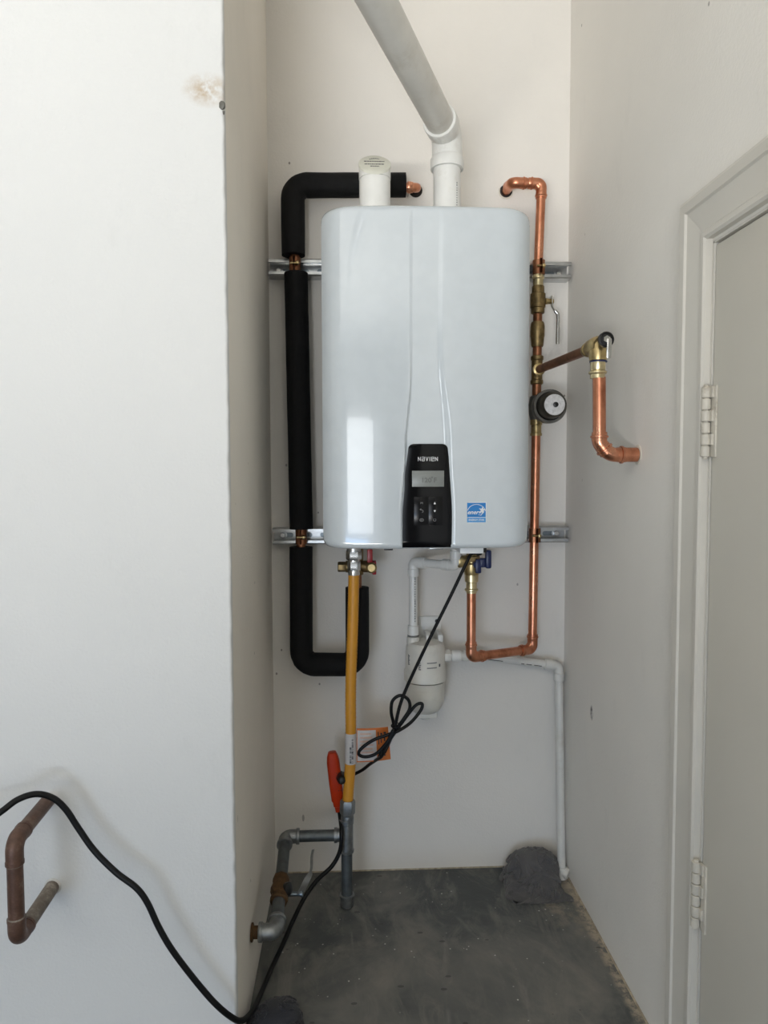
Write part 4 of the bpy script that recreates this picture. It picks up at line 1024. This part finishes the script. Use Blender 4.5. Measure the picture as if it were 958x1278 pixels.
# ------------------------------------------------------------------ power cord of the heater
def A3(l): return [at(x, y, Y=d) for x, y, d in l]
pc = thing('heater_power_cord', at(427, 970, Y=1.700), 'thin black heater power cord tied in loops before the orange connector', 'power cord')
k0 = at(600, 683, Y=1.55)
run = [Vector((p0.x + 0.008, 1.55, HZ0 - 0.012)), Vector((p0.x + 0.004, 1.555, HZ0 - 0.020)), at(589, 691, Y=1.56)] + A3([(583, 700, 1.57), (563, 742, 1.585), (535, 799, 1.60), (510, 852, 1.615), (499, 880, 1.62), (493, 905, 1.622), (486, 924, 1.622), (478, 938, 1.622)])
loops = A3([(475.5, 943.5, 1.624), (479, 936, 1.628), (489, 917, 1.628), (503, 898, 1.626), (511, 884, 1.626), (509, 873, 1.626), (499, 868, 1.626), (489.5, 875, 1.626), (488, 889, 1.628), (491, 903, 1.632), (491, 912, 1.634), (487, 923, 1.634), (480, 938, 1.636), (474, 944, 1.638),
            (476, 939, 1.641), (490, 918, 1.640), (508, 893, 1.638), (519, 880, 1.637), (526.5, 878.5, 1.636), (524.5, 887, 1.634), (512, 902, 1.630), (497, 912, 1.621), (484, 917, 1.618), (465, 924, 1.618), (450, 935, 1.618), (448, 942, 1.618), (457, 944.5, 1.618), (470, 940, 1.616), (483, 926, 1.614), (490, 912, 1.614), (489, 918, 1.613), (479, 936, 1.616), (476, 944, 1.624)])
tail = A3([(470, 948, 1.645), (461, 954, 1.675), (452, 961, 1.695), (440, 967, 1.704), (432, 969.5, 1.698)])
MB().tube(spline(run + loops + tail, 8), 0.0039, 12).build('cable', 'rubber_black', pc)
MB().tube([at(493, 905, Y=1.628) + Vector((0.009 * math.cos(R(k * 24)), 0.014 * math.sin(R(k * 24)), 0.002 * math.cos(R(k * 24)))) for k in range(16)], 0.0016, 6).build('tie', 'rubber_black', pc)
pl0 = at(425.5, 970, Y=1.682); pdv = Vector((0.12, -1, 0.05)).normalized()
MB().lathe(pl0, pdv, [(-0.012, 0.0100), (-0.010, 0.0125), (0.012, 0.0125), (0.018, 0.0112), (0.024, 0.0085), (0.026, 0.005)], 8).build('plug', 'plastic_black', pc)

# ------------------------------------------------------------------ extension cord with orange connector
xc_ = thing('extension_cord', at(423, 1010, Y=1.69), 'thick black extension cord with an orange connector block draped across the white wall', 'extension cord')
ct = at(414, 938, Y=1.700); cbm = at(423, 1012, Y=1.690); cdir = (cbm - ct).normalized(); L = (cbm - ct).length
side = Vector((1, 0, 0)) - cdir * cdir.x; side.normalize(); fwd = cdir.cross(side).normalized()
def ring_sec(t, hw_, hd, sh=0.0):
    out = []
    for k in range(20):
        a = 2 * math.pi * k / 20; ca, sa = math.cos(a), math.sin(a)
        e = 0.5
        out.append(ct + cdir * (t * L) + side * (sh + hw_ * math.copysign(abs(ca) ** e, ca)) + fwd * (hd * math.copysign(abs(sa) ** e, sa)))
    return out
secs = [(0, 0.006, 0.009), (0.01, 0.0095, 0.012), (0.08, 0.0135, 0.015), (0.16, 0.0155, 0.0165), (0.5, 0.0160, 0.017), (0.80, 0.0150, 0.016), (0.83, 0.0125, 0.014), (0.90, 0.0115, 0.013), (0.91, 0.0095, 0.011), (1.0, 0.0085, 0.0095)]
vs = []; fs = []
for s in secs: vs += ring_sec(*s)
for i in range(len(secs) - 1):
    for k in range(20): fs.append((20 * i + k, 20 * i + (k + 1) % 20, 20 * i + 20 + (k + 1) % 20, 20 * i + 20 + k))
fs += [tuple(range(20)), tuple(20 * (len(secs) - 1) + k for k in range(20))]
cb_ = MB().add(vs, fs).build('connector_block', 'plastic_orange', xc_, smooth=30)
fsgn = -1 if fwd.y > 0 else 1
for tt in (0.33, 0.62):
    for ds in (-0.002, 0.004):
        q = ct + cdir * (tt * L) + side * (0.008 + ds) + fwd * (fsgn * 0.0162)
        MB().lathe(q, fwd * fsgn, [(-0.002, 0.0012), (0.0009, 0.0012)], 8).build('socket_slot', 'dark_hole', cb_)
cord = [cbm - cdir * 0.004] + A3([(424.5, 1022, 1.672), (426, 1040, 1.640), (424, 1062, 1.636), (414, 1081, 1.632), (396, 1098, 1.615), (380, 1120, 1.585), (365, 1150, 1.540), (352, 1180, 1.485), (337, 1212, 1.420), (324, 1243, 1.345), (313, 1264, 1.270), (301, 1274, 1.200), (288, 1269, 1.165), (268, 1252, 1.150), (243, 1223, 1.145), (215, 1186, 1.140), (198, 1157, 1.140), (184, 1127, 1.140), (170, 1108, 1.140), (145, 1089, 1.142), (118, 1062, 1.145), (98, 1034, 1.146), (82, 1010, 1.144), (66, 996, 1.140), (45, 991, 1.130), (22, 998, 1.115), (0, 1014, 1.100), (-40, 1040, 1.08), (-110, 1065, 1.05), (-180, 1080, 1.02), (-260, 1110, 1.0)])
MB().tube(spline(cord, 8), 0.0050, 14).build('cable', 'rubber_black', xc_)

# ------------------------------------------------------------------ brown pipe loop on the white wall
LYY = 1.062; t0_ = at(61, 1003, Y=YF); lo_ = at(66, 1113, Y=YF)
lxm = at(19.5, 1110, Y=LYY).x
lp_ = thing('brown_pipe_loop', (t0_.x, YF, lo_.z), 'brown copper pipe loop sticking out of the white wall under the cord', 'pipe')
k1 = Vector((lxm, LYY, at(20, 1050, Y=LYY).z)); k2 = Vector((lxm, LYY, at(20, 1173, Y=LYY).z))
W1 = Vector((t0_.x, YF - 0.001, k1.z + 0.002)); W2 = Vector((lo_.x, YF - 0.001, k2.z + 0.004))
LR = 0.0116
q = fillet([W1, k1, k2], 0.022, 10)
MB().tube(fillet([W1, k1, k1.lerp(k2, 0.5)], 0.024, 10), LR, 22).build('upper_tube', 'copper_painted', lp_)
MB().tube([k1.lerp(k2, 0.45), k2 + (k1 - k2).normalized() * 0.01], LR, 22).build('vertical_tube', 'copper_painted', lp_)
MB().cyl(W2, k2 + (W2 - k2).normalized() * 0.012, LR, seg=22).build('lower_tube', 'copper_dusty', lp_)
def le(c, a_, b_, mat):
    da = (a_ - c).normalized(); db = (b_ - c).normalized()
    q = MB().tube(fillet([c + da * 0.034, c, c + db * 0.034], 0.026, 10), LR + 0.0012, 22)
    for d in (da, db): q.lathe(c + d * 0.030, d, [(0, LR), (0, LR + 0.0018), (0.005, LR + 0.0018), (0.005, LR)], 22)
    e = q.build('elbow', mat, lp_)
    for d in (da, db): MB().lathe(c + d * 0.0352, d, [(0, LR), (0, LR + 0.0012), (0.0016, LR + 0.0004)], 22).build('solder_seam', 'copper_dusty', e)
le(k1, W1, k2, 'copper_painted'); le(k2, k1, W2, 'copper_painted')
MB().lathe((W2.x, YF - 0.003, W2.z), (0, 1, 0), [(0, 0.0128), (0.003, 0.0145)], 20).build('caulk_collar', 'paint_collar', lp_)

# ------------------------------------------------------------------ small screw head at the wall corner
kp = at(275.5, 131, Y=YF)
sk = tag(MB().lathe((XL - 0.004, YF + 0.004, kp.z), (-0.5, -1, 0), [(-0.004, 0.004), (0.0015, 0.0078), (0.0035, 0.0072), (0.0050, 0.004)], 18).lathe((XL - 0.001, YF + 0.002, kp.z - 0.009), (0, 0, -1), [(0, 0.0022), (0.005, 0.0012)], 8).build('screw_head', 'dark_grey_metal'), 'small grey screw head at the upper corner of the white wall', 'screw')
# ------------------------------------------------------------------ crumpled rags: a cloth grid dropped over its own bunched core and settled by a small point simulation
import numpy as np
def settle(nx, ny, W, H, seed, hx_, hy_, top, steps=70, lobes=4, spread=0.5):
    rg = np.random.default_rng(seed)
    u, v = np.meshgrid(np.linspace(-W / 2, W / 2, nx), np.linspace(-H / 2, H / 2, ny))
    r = np.hypot(u, v); th = np.arctan2(v, u)
    hr = r * (spread + 0.20 * np.sin(lobes * th + seed) + 0.10 * np.sin(9 * th + 1.3 * seed))
    P = np.stack([hr * np.cos(th), hr * np.sin(th), 0.04 + top + 0.5 * (r.max() - r)], -1)
    P += rg.normal(0, 0.0020, P.shape)
    V = np.zeros_like(P); sx = W / (nx - 1); sy = H / (ny - 1); dg = math.hypot(sx, sy); S = slice
    links = [(0, 1, sx, 0.9), (1, 0, sy, 0.9), (1, 1, dg, 0.4), (1, -1, dg, 0.4), (0, 2, 2 * sx, 0.07), (2, 0, 2 * sy, 0.07), (0, 4, 4 * sx, 0.02), (4, 0, 4 * sy, 0.02)]
    bumps = [(rg.uniform(-0.5, 0.5) * hx_, rg.uniform(-0.45, 0.55) * hy_, rg.uniform(0.3, 0.75) * top, rg.uniform(0.22, 0.42) * hx_) for _ in range(5)] 
    dt = 1 / 60.0
    for st in range(steps):
        V[..., 2] -= 9.8 * dt; V *= 0.90
        sp = np.linalg.norm(V, axis=-1, keepdims=True); V *= np.minimum(1, 0.8 / np.maximum(sp, 1e-9))
        Q = P + V * dt
        for it in range(12):
            acc = np.zeros_like(Q); cnt = np.full(Q.shape[:2] + (1,), 1e-6)
            for dj, di, L, k in links:
                a = (S(0, ny - dj), S(max(0, -di), nx - max(0, di))); b_ = (S(dj, ny), S(max(0, di), nx + min(0, di)))
                d = Q[b_] - Q[a]; l = np.linalg.norm(d, axis=-1, keepdims=True)
                c = d * (0.5 * k * (l - L) / np.maximum(l, 1e-9))
                acc[a] += c; acc[b_] -= c; cnt[a] += k; cnt[b_] += k
            Q = Q + 1.6 * acc / cnt
            Q[..., 0] = np.clip(Q[..., 0], -hx_, hx_); Q[..., 1] = np.clip(Q[..., 1], -hy_, hy_)
            g = np.full(Q.shape[:2], 0.0015)
            for bx0, by0, bh, bs in bumps:
                e = 1 - ((Q[..., 0] - bx0) / bs) ** 2 - ((Q[..., 1] - by0) / bs) ** 2
                g = np.maximum(g, bh * np.sqrt(np.maximum(0, e)))
            g = np.maximum(g, top * np.maximum(0, 1 - np.abs((Q[..., 0] - 0.10 * hx_) / (0.78 * hx_)) ** 3 - np.abs((Q[..., 1] - 0.42 * hy_) / (0.56 * hy_)) ** 3) ** 0.5)
            fl = Q[..., 2] < g
            Q[..., 2] = np.maximum(Q[..., 2], g)
            Q[..., :2] = np.where(fl[..., None], P[..., :2] * 0.35 + Q[..., :2] * 0.65, Q[..., :2])
        V = (Q - P) / dt; P = Q
    return P
def rag(mat, label, centre, rotz, seed, hx_, hy_, top, W, H, **kw):
    nx, ny = 48, 40
    P = settle(nx, ny, W, H, seed, hx_, hy_, top, **kw).reshape(-1, 3)
    P[:, 2] -= P[:, 2].min() - 0.0012
    me = bpy.data.meshes.new('rag')
    me.from_pydata([tuple(p) for p in P], [], [(j * nx + i, j * nx + i + 1, (j + 1) * nx + i + 1, (j + 1) * nx + i) for j in range(ny - 1) for i in range(nx - 1)])
    me.polygons.foreach_set('use_smooth', [True] * len(me.polygons)); me.materials.append(MATS[mat])
    o = bpy.data.objects.new('rag', me); scene.collection.objects.link(o); o.location = centre; o.rotation_euler.z = R(rotz)
    sd = o.modifiers.new('soften', 'SUBSURF'); sd.levels = 1; sd.render_levels = 1
    so = o.modifiers.new('thickness', 'SOLIDIFY'); so.thickness = 0.0022; so.offset = 0
    dg = bpy.context.evaluated_depsgraph_get(); me2 = bpy.data.meshes.new_from_object(o.evaluated_get(dg)); o.modifiers.clear(); o.data = me2; me2.name = 'rag'
    return tag(o, label, 'rag')
ra = at(664, 1112, Z=PZ)
rag('rag_grey', 'crumpled grey rag heaped in the back right corner beside the drain pipe', (ra.x + 0.008, YB - 0.089, PZ), 0, 9, 0.084, 0.080, 0.070, 0.46, 0.40, spread=0.46, lobes=3)
rb = at(345, 1290, Z=PZ)
rag('rag_dark', 'dark rag lying on the floor at the foot of the left alcove wall', (rb.x, rb.y, PZ), 25, 8, 0.065, 0.065, 0.035, 0.30, 0.28)
